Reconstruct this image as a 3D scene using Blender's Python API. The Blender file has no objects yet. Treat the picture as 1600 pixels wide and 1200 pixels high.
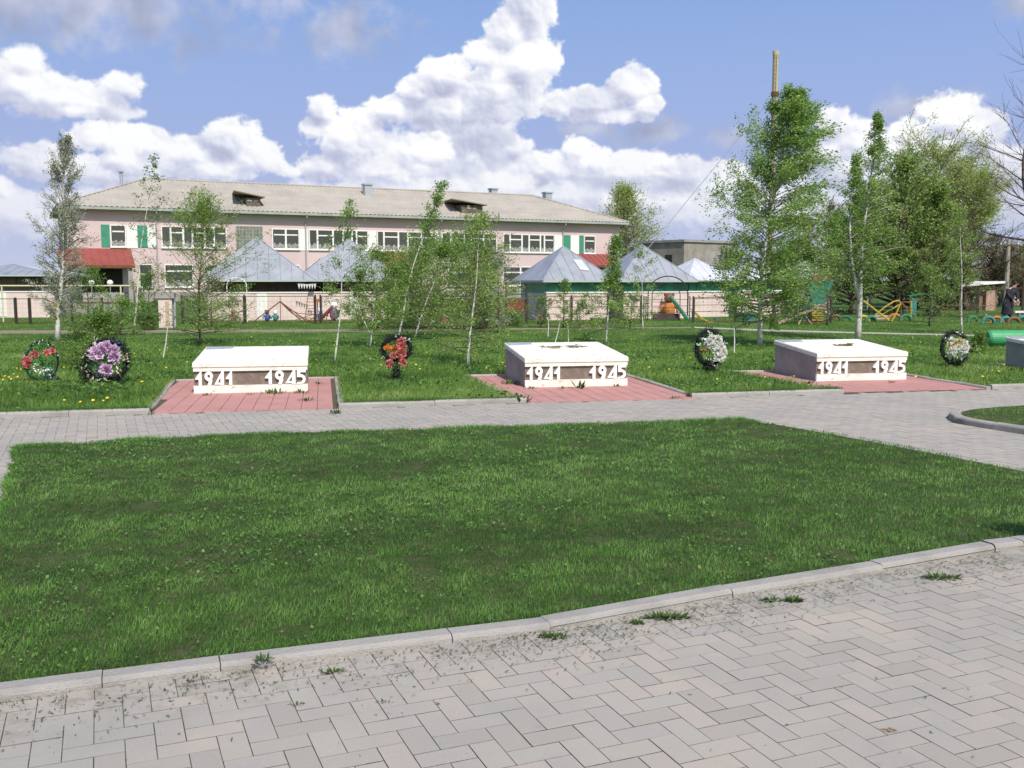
import bpy, math, random
import numpy as np
from mathutils import Vector, Matrix, Euler
from mathutils.geometry import tessellate_polygon
random.seed(7); RNG=np.random.default_rng(7)
R=math.radians
scene=bpy.context.scene
COL=scene.collection

# ------------------------------------------------------------------ camera
FPX=1550.0; PITCH=R(6.0); CAMH=1.6        # focal length in pixels of the 1600 px wide photograph
cam=bpy.data.cameras.new('camera'); camo=bpy.data.objects.new('camera',cam); COL.objects.link(camo)
cam.sensor_width=36; cam.lens=36*FPX/1600; cam.clip_start=.05; cam.clip_end=3000
camo.location=(0,0,CAMH); camo.rotation_euler=(R(90)-PITCH,0,0)
scene.camera=camo

def ray(px,py):
    dx=(px-800)/FPX; c=-(py-600)/FPX
    return Vector((dx,math.cos(PITCH)+c*math.sin(PITCH),-math.sin(PITCH)+c*math.cos(PITCH)))
def G(px,py,z=0.0):
    d=ray(px,py); t=(z-CAMH)/d.z
    return Vector((d.x*t,d.y*t,z))
def P(px,py,Y):
    d=ray(px,py); t=Y/d.y
    return Vector((d.x*t,Y,CAMH+d.z*t))

# ------------------------------------------------------------------ light
SUN_AZ=R(158); SUN_EL=R(50)               # azimuth clockwise from +Y
sdir=Vector((math.sin(SUN_AZ)*math.cos(SUN_EL),math.cos(SUN_AZ)*math.cos(SUN_EL),math.sin(SUN_EL)))
sl=bpy.data.lights.new('sun','SUN'); sl.energy=4.6; sl.angle=R(.53); sl.color=(1,.955,.88)
so=bpy.data.objects.new('sun',sl); so.rotation_euler=sdir.to_track_quat('Z','Y').to_euler(); so.location=(0,0,30); COL.objects.link(so)
scene.view_settings.view_transform='Standard'; scene.view_settings.look='None'
scene.view_settings.exposure=0.0; scene.view_settings.gamma=1.0
try: scene.view_settings.use_curve_mapping=False
except Exception: pass
scene.cycles.max_bounces=6; scene.cycles.transparent_max_bounces=6

# ------------------------------------------------------------------ node helpers
class NT:
    def __init__(s,nt): s.nt=nt
    def n(s,typ,props=None,ins=None):
        nd=s.nt.nodes.new(typ)
        for k,v in (props or {}).items(): setattr(nd,k,v)
        for k,v in (ins or {}).items():
            if isinstance(v,bpy.types.NodeSocket): s.nt.links.new(v,nd.inputs[k])
            else: nd.inputs[k].default_value=v
        return nd
    def m(s,op,a,b=None,c=None,clamp=False):
        ins={0:a}
        if b is not None: ins[1]=b
        if c is not None: ins[2]=c
        return s.n('ShaderNodeMath',{'operation':op,'use_clamp':clamp},ins).outputs[0]
    def v(s,op,a,b=None):
        ins={0:a}
        if b is not None: ins[1]=b
        nd=s.n('ShaderNodeVectorMath',{'operation':op},ins)
        return nd.outputs[1] if op in('LENGTH','DOT_PRODUCT','DISTANCE') else nd.outputs[0]
    def ramp(s,fac,stops,interp='LINEAR'):
        nd=s.n('ShaderNodeValToRGB',ins={0:fac}); cr=nd.color_ramp; cr.interpolation=interp
        while len(cr.elements)<len(stops): cr.elements.new(.5)
        for e,(p,c) in zip(cr.elements,stops):
            e.position=p; e.color=(c[0],c[1],c[2],1) if hasattr(c,'__len__') else (c,c,c,1)
        return nd.outputs[0]
    def mix(s,f,a,b,blend='MIX'):
        nd=s.n('ShaderNodeMix',{'data_type':'RGBA','blend_type':blend})
        for i,v in ((0,f),(6,a),(7,b)):
            if isinstance(v,bpy.types.NodeSocket): s.nt.links.new(v,nd.inputs[i])
            else: nd.inputs[i].default_value=v if i==0 else (v[0],v[1],v[2],1)
        return nd.outputs[2]
    def smooth(s,x,a,b):
        return s.n('ShaderNodeMapRange',{'interpolation_type':'SMOOTHSTEP'},{0:x,1:a,2:b,3:0.0,4:1.0}).outputs[0]
    def noise(s,vec,scale,detail=3,rough=.55,dist=0.0):
        return s.n('ShaderNodeTexNoise',ins={'Vector':vec,'Scale':scale,'Detail':detail,'Roughness':rough,'Distortion':dist}).outputs[0]

# ------------------------------------------------------------------ sky with cumulus (world)
def azel(px,py):
    d=ray(px,py); return math.atan2(d.x,d.y), math.atan2(d.z,math.hypot(d.x,d.y))
# each bank of cloud, farthest first: (softness, whiteness, [(x, y, rx, ry) ...])
BANKS=[(.45,.55,[(250,322,330,34),(560,326,240,44),(900,330,420,50),(1350,322,420,56),(30,330,110,40)]),
 (.40,.72,[(1500,240,80,38),(1430,236,70,34),(1380,266,120,36),(1560,264,90,42)]),
 (.30,.95,[(1475,185,54,42),(1432,203,42,30),(1520,206,46,36),(1465,228,90,30)]),
 (.24,1.0,[(1303,194,34,32),(1332,216,46,38),(1298,235,34,36),(1370,238,40,20),(1330,262,60,34)]),
 (.36,.80,[(960,264,110,30),(1060,270,80,32),(1120,286,54,42),(880,302,140,36),(1010,312,130,34)]),
 (.26,1.0,[(905,230,32,24),(925,250,40,28),(790,226,54,26),(745,248,42,28),(830,262,80,36),(1040,264,30,20)]),
 (.36,.80,[(640,252,140,54),(740,200,100,60),(690,290,160,34)]),
 (.24,1.0,[(838,16,40,44),(796,46,44,40),(818,98,56,60),(762,88,40,34),(700,116,50,30),(655,142,40,26),(610,168,46,24),(504,172,26,26),(498,200,30,22),(560,197,54,30),(780,140,90,60),(700,170,90,44)]),
 (.26,.98,[(545,228,62,30),(508,258,40,26),(598,264,64,30),(660,236,54,30)]),
 (.26,.90,[(925,160,76,28),(985,133,42,34),(880,164,40,26),(1010,164,30,18),(945,180,86,16)]),
 (.34,.82,[(150,266,120,28),(50,252,70,34)]),
 (.25,1.0,[(158,214,56,26),(232,222,38,28),(350,220,54,40),(305,240,62,32),(395,245,44,32),(330,262,110,22),(205,244,60,36)]),
 (.36,.76,[(42,92,36,24),(30,128,60,42),(80,148,64,36),(150,156,54,30),(190,132,34,24),(120,172,90,14)]),
 (.30,.95,[(-12,288,34,20)])]
SOFT=[(50,8,230,46),(150,-5,200,40),(235,30,90,40),(420,4,70,20),(550,48,68,36),(1440,165,60,20),(1030,205,50,20),(920,205,60,18),(1130,215,40,16),(710,130,46,14),(1590,5,30,20)]
world=bpy.data.worlds.new('World'); scene.world=world; world.use_nodes=True
wn=NT(world.node_tree); world.node_tree.nodes.clear()
skyn=wn.n('ShaderNodeTexSky',{'sky_type':'NISHITA','sun_disc':False,'sun_elevation':SUN_EL,'sun_rotation':SUN_AZ,'air_density':1.0,'dust_density':1.5,'ozone_density':1.5})
bg=wn.n('ShaderNodeBackground',ins={0:skyn.outputs[0],1:.13})
wn.n('ShaderNodeOutputWorld',ins={0:bg.outputs[0]})
def _perlin(x,y,seed):
    r=np.random.default_rng(seed); a=r.random((256,256))*2*np.pi; gx=np.cos(a); gy=np.sin(a)
    xi=np.floor(x).astype(int); yi=np.floor(y).astype(int); fx=x-xi; fy=y-yi
    u=fx*fx*fx*(fx*(fx*6-15)+10); w=fy*fy*fy*(fy*(fy*6-15)+10)
    def d(i,j):
        p=(xi+i)%256; q=(yi+j)%256
        return gx[p,q]*(fx-i)+gy[p,q]*(fy-j)
    return ((d(0,0)*(1-u)+d(1,0)*u)*(1-w)+(d(0,1)*(1-u)+d(1,1)*u)*w)*1.5
def _fbm(x,y,sc,seed,o=5,g=.5):
    s=0;a=1;t=0
    for k in range(o): s=s+a*_perlin(x/sc*2.03**k+13.7*k,y/sc*2.03**k+7.1*k,seed+k); t+=a; a*=g
    return s/t
def _bil(x,y,sc,seed,o=5,g=.55):
    s=0;a=1;t=0
    for k in range(o): s=s+a*(np.abs(_perlin(x/sc*2.1**k+3.7*k,y/sc*2.1**k+9.1*k,seed+k))*2-.55); t+=a; a*=g
    return s/t
def _ss(x,a,b):
    t=np.clip((x-a)/(b-a),0,1); return t*t*(3-2*t)
def _field(X,Y,items):
    f=np.full(X.shape,-2.0)
    for (cx,cy,rx,ry) in items:
        d=1-np.sqrt(((X-cx)/rx)**2+((Y-cy)/ry)**2)
        h=np.clip(.5+.5*(f-d)/.22,0,1); f=d*(1-h)+f*h+.22*h*(1-h)*.5
    return f
def cloud_rgb(X,Y):
    """X,Y: direction expressed as pixel-like angles; returns linear rgb of the sky"""
    wx=X+10*_fbm(X,Y,55,5,3); wy=Y+10*_fbm(X,Y,55,9,3)
    bil=_bil(wx,wy,50,21,6,.50); fb=_fbm(wx,wy,80,33,6,.58)
    e=4.0
    b1=_bil(wx,wy,50,21,4,.34); b2=_bil(wx+e*.7,wy-e,50,21,4,.34)
    f1=_fbm(wx,wy,80,33,5,.6); f2=_fbm(wx+e*.7,wy-e,80,33,5,.6)
    relief=((b1-b2)*.42+(f1-f2)*.42)
    wisp=_fbm(X+77,Y*1.5,22,64,5,.65)
    lowf=_fbm(X+300,Y*1.6,110,91,4)
    el=(437-Y)/1550.
    ks=np.array([-.1,0,.06,.12,.2,.3,.45,.8])
    kc=np.array([[.55,.60,.76],[.55,.60,.78],[.47,.54,.78],[.38,.47,.76],[.32,.45,.78],[.245,.39,.74],[.20,.34,.69],[.13,.23,.55]])
    out=np.stack([np.interp(el,ks,kc[:,i]) for i in range(3)],-1)
    S=_field(X,Y,SOFT); sf=_fbm(wx,wy,70,55,6,.6)
    ms=(_ss(S*.8+sf*1.3+.25,-.1,1.0)*.9)[...,None]
    sg=np.clip(.5+_fbm(X+8,Y+14,80,77,4)*1.3,0,1)[...,None]
    sc=np.array([.36,.40,.55])*(1-sg)+np.array([.62,.65,.80])*sg
    out=out*(1-ms)+sc*ms
    for bi,(soft,white,items) in enumerate(BANKS):
        F=_field(X,Y,items)
        H=F*1.15+bil*.32+fb*.62-.01+wisp*.24
        m=_ss(H,0,soft)*.98
        big=_field(X+9,Y-20,items); db=np.clip((F-big)*1.5,-.42,.42)
        thick=_ss(F,0,.8)
        L=.66+relief*1.15*(.4+.6*white)+db*.62+lowf*.75-thick*.06
        L=np.clip(L,0,1)*(.25+.75*white)+.25*(1-white)
        cr=np.array([[.46,.49,.65],[.54,.57,.73],[.67,.70,.84],[.87,.89,.96],[1.03,1.03,1.03]])
        cc=np.stack([np.interp(L,[0,.22,.45,.70,.92],cr[:,i]) for i in range(3)],-1)
        hz=_ss(el,.17,.0)[...,None]*.45
        cc=cc*(1-hz)+np.array([.60,.64,.81])*hz
        out=out*(1-m[...,None])+cc*m[...,None]
    return out

def _cv(L):
    o=[]
    for (x,y,rx,ry) in L:
        a,e=azel(x,y); o.append((800+FPX*a,437-FPX*e,rx,ry))
    return o
BANKS=[(a,b,_cv(l)) for a,b,l in BANKS]; SOFT=_cv(SOFT)

# ------------------------------------------------------------------ materials
MATS={}
def mat(name,base,rough=.8,spec=.3,noise=None,bump=None,metal=0.0,trans=0.0,fn=None):
    """base colour, optional noise=(scale, colour2, contrast) and bump=(scale, strength)"""
    if name in MATS: return MATS[name]
    m=bpy.data.materials.new(name); m.use_nodes=True; nt=m.node_tree; nt.nodes.clear(); t=NT(nt)
    tc=t.n('ShaderNodeTexCoord').outputs['Object']
    c=None
    if noise:
        sc,c2,(lo,hi)=noise
        c=t.mix(t.smooth(t.noise(tc,sc,5,.6),lo,hi),base,c2)
    if fn: c=fn(t,tc,c)
    b=t.n('ShaderNodeBsdfPrincipled',ins={'Roughness':rough,'Metallic':metal,'Specular IOR Level':spec})
    if c is not None: nt.links.new(c,b.inputs['Base Color'])
    else: b.inputs['Base Color'].default_value=(*base,1)
    if bump:
        bn=t.n('ShaderNodeBump',ins={'Strength':bump[1],'Distance':.02,'Height':t.noise(tc,bump[0],5,.6)})
        nt.links.new(bn.outputs[0],b.inputs['Normal'])
    out=b.outputs[0]
    if trans>0:
        tr=t.n('ShaderNodeBsdfTranslucent'); 
        if c is not None: nt.links.new(c,tr.inputs[0])
        else: tr.inputs[0].default_value=(*base,1)
        out=t.n('ShaderNodeMixShader',ins={0:trans,1:out,2:tr.outputs[0]}).outputs[0]
    t.n('ShaderNodeOutputMaterial',ins={0:out})
    MATS[name]=m; return m
def leafmat(name,stops,trans=.35,rough=.55,spec=.25):
    def fn(t,tc,c):
        a=t.n('ShaderNodeAttribute',{'attribute_name':'rnd'}).outputs['Fac']
        return t.ramp(a,stops)
    return mat(name,(0,0,0),rough,spec,trans=trans,fn=fn)

# ------------------------------------------------------------------ mesh builder
def origin_of(p):
    return p.get('_o',(0,0,0)) if p is not None else (0,0,0)
class MB:
    def __init__(s): s.v=[]; s.f=[]
    def poly(s,pts):
        i=len(s.v); s.v+= [tuple(p) for p in pts]; s.f.append(tuple(range(i,i+len(pts)))); return s
    def box(s,lo,hi):
        x0,y0,z0=lo; x1,y1,z1=hi; i=len(s.v)
        s.v+=[(x0,y0,z0),(x1,y0,z0),(x1,y1,z0),(x0,y1,z0),(x0,y0,z1),(x1,y0,z1),(x1,y1,z1),(x0,y1,z1)]
        s.f+=[tuple(i+k for k in q) for q in((0,3,2,1),(4,5,6,7),(0,1,5,4),(1,2,6,5),(2,3,7,6),(3,0,4,7))]; return s
    def hexa(s,b,t):
        i=len(s.v); s.v+=[tuple(p) for p in b]+[tuple(p) for p in t]; n=len(b)
        s.f.append(tuple(i+n-1-k for k in range(n))); s.f.append(tuple(i+n+k for k in range(n)))
        for k in range(n): s.f.append((i+k,i+(k+1)%n,i+n+(k+1)%n,i+n+k))
        return s
    def tube(s,pts,rs,n=6,cap=True):
        pts=[Vector(p) for p in pts]
        if not hasattr(rs,'__len__'): rs=[rs]*len(pts)
        i0=len(s.v); up=Vector((.13,.27,.95))
        for k,p in enumerate(pts):
            d=(pts[min(k+1,len(pts)-1)]-pts[max(k-1,0)])
            if d.length<1e-9: d=Vector((0,0,1))
            d.normalize(); a=d.cross(up)
            if a.length<.1: a=d.cross(Vector((1,0,0)))
            a.normalize(); b=d.cross(a)
            for j in range(n):
                q=2*math.pi*j/n; s.v.append(tuple(p+(a*math.cos(q)+b*math.sin(q))*rs[k]))
        for k in range(len(pts)-1):
            for j in range(n):
                a0=i0+k*n+j; a1=i0+k*n+(j+1)%n; s.f.append((a0,a1,a1+n,a0+n))
        if cap:
            s.f.append(tuple(i0+j for j in reversed(range(n)))); e=i0+(len(pts)-1)*n
            s.f.append(tuple(e+j for j in range(n)))
        return s
    def bar(s,p0,p1,r,n=6): return s.tube([p0,p1],r,n)
    def extrude(s,outer,holes,y0,y1,fx):
        """2D outline with holes -> prism; fx(u,w,y) gives the 3D point"""
        loops=[outer]+holes
        tris=tessellate_polygon([[Vector((p[0],p[1],0)) for p in l] for l in loops])
        flat=[p for l in loops for p in l]; i=len(s.v); n=len(flat)
        s.v+=[tuple(fx(p[0],p[1],y0)) for p in flat]+[tuple(fx(p[0],p[1],y1)) for p in flat]
        for t in tris: s.f.append(tuple(i+k for k in t)); s.f.append(tuple(i+n+k for k in reversed(t)))
        o=0
        for l in loops:
            m=len(l)
            for k in range(m): s.f.append((i+o+k,i+o+(k+1)%m,i+n+o+(k+1)%m,i+n+o+k))
            o+=m
        return s
    def blob(s,c,r,n=8,m=6,jit=0.0,rnd=random):
        i=len(s.v); c=Vector(c); r=r if hasattr(r,'__len__') else (r,r,r)
        for a in range(m+1):
            th=math.pi*a/m
            for b in range(n):
                ph=2*math.pi*b/n; k=1+rnd.uniform(-jit,jit)
                s.v.append((c.x+r[0]*k*math.sin(th)*math.cos(ph),c.y+r[1]*k*math.sin(th)*math.sin(ph),c.z+r[2]*k*math.cos(th)))
        for a in range(m):
            for b in range(n):
                p=i+a*n+b; q=i+a*n+(b+1)%n; s.f.append((p,p+n,q+n,q))
        return s
    def build(s,name,m,parent=None,world=False,smooth=False,fix=True):
        me=bpy.data.meshes.new(name)
        if world:
            o=origin_of(parent); s.v=[(a-o[0],b-o[1],c-o[2]) for a,b,c in s.v]
        me.from_pydata(s.v,[],s.f); me.validate()
        if fix:
            import bmesh
            bm=bmesh.new(); bm.from_mesh(me); bmesh.ops.recalc_face_normals(bm,faces=bm.faces); bm.to_mesh(me); bm.free()
        me.materials.append(m)
        if smooth: me.shade_smooth()
        ob=bpy.data.objects.new(name,me); COL.objects.link(ob)
        if parent is not None: ob.parent=parent; ob['_o']=origin_of(parent)
        return ob
def quads(name,V,F,m,parent=None,rnd=None,world=True):
    """fast numpy mesh; V (n,3), F (k,3|4)"""
    V=np.asarray(V,dtype=np.float32).copy()
    if world and parent is not None: V-=np.array(origin_of(parent),dtype=np.float32)
    F=np.asarray(F,dtype=np.int32); k,w=F.shape
    me=bpy.data.meshes.new(name); me.vertices.add(len(V)); me.vertices.foreach_set('co',V.ravel())
    me.loops.add(k*w); me.loops.foreach_set('vertex_index',F.ravel())
    me.polygons.add(k); me.polygons.foreach_set('loop_start',np.arange(k,dtype=np.int32)*w)
    try: me.polygons.foreach_set('loop_total',np.full(k,w,dtype=np.int32))
    except Exception: pass
    me.update(calc_edges=True)
    sf=me.attributes.new('sharp_face','BOOLEAN','FACE'); sf.data.foreach_set('value',np.ones(k,dtype=bool))
    if rnd is not None:
        at=me.attributes.new('rnd','FLOAT','FACE'); at.data.foreach_set('value',np.asarray(rnd,dtype=np.float32))
    me.materials.append(m)
    ob=bpy.data.objects.new(name,me); COL.objects.link(ob)
    if parent is not None: ob.parent=parent; ob['_o']=origin_of(parent)
    return ob
def tag(o,label,cat,group=None,kind=None):
    if label: o['label']=label
    if cat: o['category']=cat
    if group: o['group']=group
    if kind: o['kind']=kind
    return o
def thing(name,label,cat,loc=(0,0,0),rz=0.0,group=None):
    o=bpy.data.objects.new(name,None); COL.objects.link(o); o.empty_display_size=.2
    o.location=loc; o.rotation_euler=(0,0,rz); o['_o']=tuple(loc)
    return tag(o,label,cat,group)
def struct(o): o['kind']='structure'; return o

# numpy value noise
def vnoise(x,y,sc,seed=0):
    r=np.random.default_rng(seed).random((256,256))
    x=np.asarray(x)*sc+100.3; y=np.asarray(y)*sc+57.7
    xi=np.floor(x).astype(int); yi=np.floor(y).astype(int); fx=x-xi; fy=y-yi
    fx=fx*fx*(3-2*fx); fy=fy*fy*(3-2*fy)
    g=lambda a,b: r[a%256,b%256]
    return (g(xi,yi)*(1-fx)+g(xi+1,yi)*fx)*(1-fy)+(g(xi,yi+1)*(1-fx)+g(xi+1,yi+1)*fx)*fy
def fbm(x,y,sc,seed=0,o=4):
    s=0;a=1;t=0
    for k in range(o): s=s+a*vnoise(x,y,sc*2**k,seed+k); t+=a; a*=.5
    return s/t
def inpoly(x,y,poly):
    x=np.asarray(x); y=np.asarray(y); c=np.zeros(x.shape,bool); n=len(poly)
    for i in range(n):
        x0,y0=poly[i][0],poly[i][1]; x1,y1=poly[(i+1)%n][0],poly[(i+1)%n][1]
        if y0==y1: continue
        t=((y0>y)!=(y1>y))&(x<(x1-x0)*(y-y0)/(y1-y0)+x0); c^=t
    return c
# ================================================================== GROUND, PAVING, LAWNS
def grasscol(t,tc,c):
    g=t.n('ShaderNodeNewGeometry').outputs['Position']
    a=t.noise(g,.35,6,.6); b=t.noise(g,9.0,4,.7)
    c=t.ramp(a,[(.3,(.05,.10,.025)),(.5,(.08,.145,.035)),(.68,(.11,.175,.05)),(.8,(.15,.17,.07))])
    return t.mix(t.smooth(b,.35,.7),c,(.045,.095,.022))
M_ground=mat('grass_soil',(0,0,0),.95,.1,fn=grasscol,bump=(14,.8))
M_soil=mat('lawn_soil',(.045,.07,.022),.95,.1,noise=(6,(.08,.085,.04),(.4,.7)),bump=(30,.8))
gm=MB(); Lg=900
N=24
for i in range(N):
    for j in range(N):
        def q(k): t=(k/N)*2-1; return math.copysign(abs(t)**2.2,t)*Lg
        gm.poly([(q(i),q(j),0),(q(i+1),q(j),0),(q(i+1),q(j+1),0),(q(i),q(j+1),0)])
struct(gm.build('ground',M_ground))

# far kerb line (path / field) and near kerb line, in metres on the ground
K0=Vector((-5.91,11.34,0)); K1=Vector((7.53,14.5,0)); kd=(K1-K0).normalized()
def kline(x): return K0+kd*((x-K0.x)/kd.x)
kn=Vector((-kd.y,kd.x,0))
NKP=[G(x,y) for x,y in ((-50,1108),(160,1080),(345,1055),(707,1009),(860,990),(1145,937),(1380,897),(1555,866))]
NK0=NKP[0]; NK1=NKP[-1]; nd_=(NK1-NK0).normalized(); nn_=Vector((-nd_.y,nd_.x,0))
lawn=[NK0,G(27,705),G(110,699),G(250,691),G(400,683),G(650,676),G(900,668),G(1150,660),G(1215,668),G(1300,683),G(1450,712),G(1600,742),G(1760,775),G(1820,800),G(1790,836),G(1640,857)]+[p for p in reversed(NKP[1:])]
lawn2=[(p.x,p.y) for p in lawn]
isl_c=Vector((8.6,9.6,0))
isl=[G(1483,658),G(1492,652),G(1520,646),G(1560,642),G(1640,637),G(1800,632),G(1900,700),G(1700,694),G(1600,678),G(1550,671),G(1500,664)]
isl2=[(p.x,p.y) for p in isl]
plaza=[(-30,-12),(30,-12),tuple(kline(30))[:2],tuple(kline(-30))[:2]]
M_joint=mat('paving_joint',(.165,.15,.13),.95,.1,noise=(14,(.085,.09,.055),(.45,.6)),bump=(60,.5))
struct(MB().poly([(a,b,.0080) for a,b in plaza]).build('plaza_base',M_joint))

# herringbone pavers as real blocks
A=R(22.5); pw=.099
def herring():
    out=[]
    u=pw; Nn=190
    for i in range(-Nn,Nn):
        for j in range(-Nn,Nn):
            k=(i-j)%4
            # classic 2:1 herringbone on a unit grid
            if k==0: out.append((i,j,2,1))
            elif k==2: out.append((i,j,1,2)) if False else None
    return out
pc=[]
Nn=250
ii,jj=np.meshgrid(np.arange(-Nn,Nn),np.arange(-Nn,Nn),indexing='ij')
kk=(ii-jj)%4
hor=(kk==0); ver=(kk==3)     # horizontal covers (i,j),(i+1,j); vertical covers (i,j),(i,j+1)
def rects(mask,w,h):
    i=ii[mask]; j=jj[mask]; return np.stack([i,j,i+w,j+h],1).astype(float)
rc=np.concatenate([rects(hor,2,1),rects(ver,1,2)])*pw
ca,sa=math.cos(A),math.sin(A)
cx=(rc[:,0]+rc[:,2])/2; cy=(rc[:,1]+rc[:,3])/2
X=cx*ca-cy*sa; Y=cx*sa+cy*ca+6
keep=(Y>1.2)&(np.abs(X)<.56*Y+2.6)&(inpoly(X,Y,plaza))
kd_dist=(X-K0.x)*kn.x+(Y-K0.y)*kn.y
keep&=(kd_dist<-.03)
# pavers run a little way under the ragged grass edges only on the far side
near=np.zeros(len(X),bool)
for q0,q1 in zip(NKP[:-1],NKP[1:]):
    e_=(q1-q0).normalized(); dx_=(X-q0.x)*-e_.y+(Y-q0.y)*e_.x; tx_=(X-q0.x)*e_.x+(Y-q0.y)*e_.y
    near|=(dx_<.075)&(dx_>-.01)&(tx_>-.05)&(tx_<(q1-q0).length+.05)
keep&=~inpoly(X,Y,lawn2)|near; keep&=~inpoly(X,Y,isl2)
rc=rc[keep]; n=len(rc)
g=.0008+.0007*RNG.random(n)
x0=rc[:,0]+g; y0=rc[:,1]+g; x1=rc[:,2]-g; y1=rc[:,3]-g; b=.0007
z=.012+np.clip(RNG.normal(0,.0005,n),-.001,.001); tx=RNG.normal(0,.0018,n); ty=RNG.normal(0,.0018,n)
def ring(x0,y0,x1,y1,dz):
    xs=np.stack([x0,x1,x1,x0],1); ys=np.stack([y0,y0,y1,y1],1)
    zz=(z+dz)[:,None]+(xs-((x0+x1)/2)[:,None])*tx[:,None]+(ys-((y0+y1)/2)[:,None])*ty[:,None]
    return np.stack([xs*ca-ys*sa,xs*sa+ys*ca+6,zz],2)
V=np.concatenate([ring(x0,y0,x1,y1,-.012),ring(x0,y0,x1,y1,-.0025),ring(x0+b,y0+b,x1-b,y1-b,0)],1)  # n,12,3
base=np.arange(n)[:,None]*12
fl=[[8,9,10,11]]+[[k,(k+1)%4,4+(k+1)%4,4+k] for k in range(4)]+[[4+k,4+(k+1)%4,8+(k+1)%4,8+k] for k in range(4)]
F=(base[:,:,None]+np.array(fl)[None]).reshape(-1,4)
rn=np.repeat(RNG.random(n),9)
def pavecol(t,tc,c):
    a=t.n('ShaderNodeAttribute',{'attribute_name':'rnd'}).outputs['Fac']
    gp=t.n('ShaderNodeNewGeometry').outputs['Position']
    c=t.ramp(a,[(0,(.325,.30,.265)),(.3,(.39,.35,.305)),(.55,(.375,.35,.31)),(.8,(.42,.365,.315)),(1,(.35,.33,.30))])
    c=t.mix(t.smooth(t.noise(gp,1.1,5,.6),.4,.75),c,(.32,.305,.28))
    c=t.mix(t.m('MULTIPLY',t.smooth(t.noise(gp,60,4,.7),.5,.8),.45),c,(.33,.31,.285))
    c=t.mix(t.m('MULTIPLY',t.smooth(t.noise(gp,170,2,.5),.66,.72),.7),c,(.55,.52,.48))
    x=t.n('ShaderNodeSeparateXYZ',ins={0:gp}); dist=t.m('ADD',t.m('MULTIPLY',x.outputs[0],float(nn_.x)),t.m('MULTIPLY_ADD',x.outputs[1],float(nn_.y),float(-(NK0.x*nn_.x+NK0.y*nn_.y))))
    silt=t.m('MULTIPLY',t.m('MULTIPLY',t.smooth(dist,-.6,-.02),.6),t.smooth(t.noise(gp,7.0,5,.75),.45,.68))
    c=t.mix(t.m('MULTIPLY',silt,t.m('LESS_THAN',dist,.0)),c,(.17,.155,.115))
    c=t.mix(t.m('MULTIPLY',t.smooth(t.noise(gp,2.3,6,.75),.62,.72),.5),c,(.26,.245,.22))
    return c
M_paver=mat('paver_concrete',(0,0,0),.85,.25,fn=pavecol,bump=(220,.35))
pav=struct(quads('paving',V.reshape(-1,3),F,M_paver,rnd=rn)); pav.data.materials.append(M_joint)
pav.data.polygons.foreach_set('material_index',np.tile(np.array([0]+[1]*8,dtype=np.int32),n))

# kerbs --------------------------------------------------------------
M_kerb=mat('kerb_concrete',(.35,.33,.31),.9,.2,noise=(3.5,(.27,.255,.24),(.4,.75)),bump=(70,.6))
M_kerb2=mat('kerb_pale',(.36,.345,.32),.9,.2,noise=(2.5,(.27,.26,.24),(.4,.75)),bump=(60,.5))
def kerbrun(name,pts,w,h,m,step=1.0,gap=.006,side=1,z0=0.0):
    """pts: front line; kerb body lies to the left side (side=1) of travel"""
    mb=MB(); acc=[]
    for a,b_ in zip(pts[:-1],pts[1:]):
        L=(b_-a).length; k=max(1,round(L/step)); d=(b_-a)/L; nrm=Vector((-d.y,d.x,0))*side
        for i in range(k):
            p=a+d*(L*i/k+gap); q=a+d*(L*(i+1)/k-gap); jz=random.uniform(-.004,.004); jy=random.uniform(-.004,.004)
            prof=[(0,z0),(0,h-.022),(.006,h-.008),(.020,h),(w-.008,h),(w,h-.008),(w,z0)]
            B=[p+nrm*(u+jy)+Vector((0,0,v+(jz if v>z0+.001 else 0))) for u,v in prof]
            T=[q+nrm*(u+jy)+Vector((0,0,v+(jz if v>z0+.001 else 0))) for u,v in prof]
            mb.hexa(B,T)
    return struct(mb.build(name,m,world=True))
# near kerb with its rounded corner at the right
cor=[NK1,G(1600,861),G(1660,853),G(1800,836)]
kerbrun('lawn_kerb',[NK0+(NK0-NKP[1]).normalized()*2]+NKP,.105,.052,M_kerb,1.0,.002)
kerbrun('corner_kerb',cor,.115,.058,M_kerb,.5,.002)
# far kerb strips between the red pads
def kx(px,py): 
    q=G(px,py); t=(q-K0).dot(kd); return K0+kd*t
for a,b_ in (((-300,664),(231,651)),((531,643),(834,636)),((1094,627),(1337,620)),((1560,611),(1900,600))):
    kerbrun('path_kerb',[kx(*a),kx(*b_)],.09,.075,M_kerb2,1.0,.003)
# curved kerb of the small island on the right
ic=[G(1850,716),G(1700,694),G(1600,681),G(1550,673),G(1510,666),G(1490,661),G(1482,656),G(1487,651)]
kerbrun('island_kerb',[v for v in reversed(ic)],.11,.085,M_kerb,.4,.002)

# red pads -----------------------------------------------------------
MA=R(10.8); mr=Vector((math.cos(MA),math.sin(MA),0)); mn=Vector((-math.sin(MA),math.cos(MA),0))
MON=[G(303,617),G(820.5,607.5),G(1275.7,597.4),None]
MON[3]=MON[2]+(MON[2]-MON[0])*.5+Vector((.55,.62,0))
def redcol(t,tc,c):
    sx=t.n('ShaderNodeSeparateXYZ',ins={0:tc})
    c=t.mix(t.smooth(t.noise(tc,1.6,5,.6),.35,.7),(.49,.245,.22),(.41,.215,.195))
    c=t.mix(t.m('MULTIPLY',t.smooth(t.noise(tc,30,4,.7),.5,.8),.6),c,(.30,.19,.16))
    return c
M_red=mat('red_paver',(0,0,0),.85,.25,fn=redcol,bump=(150,.3))
M_rj=mat('red_joint',(.13,.09,.07),.95,.1,noise=(10,(.07,.08,.04),(.45,.6)))
padp=[]
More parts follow.
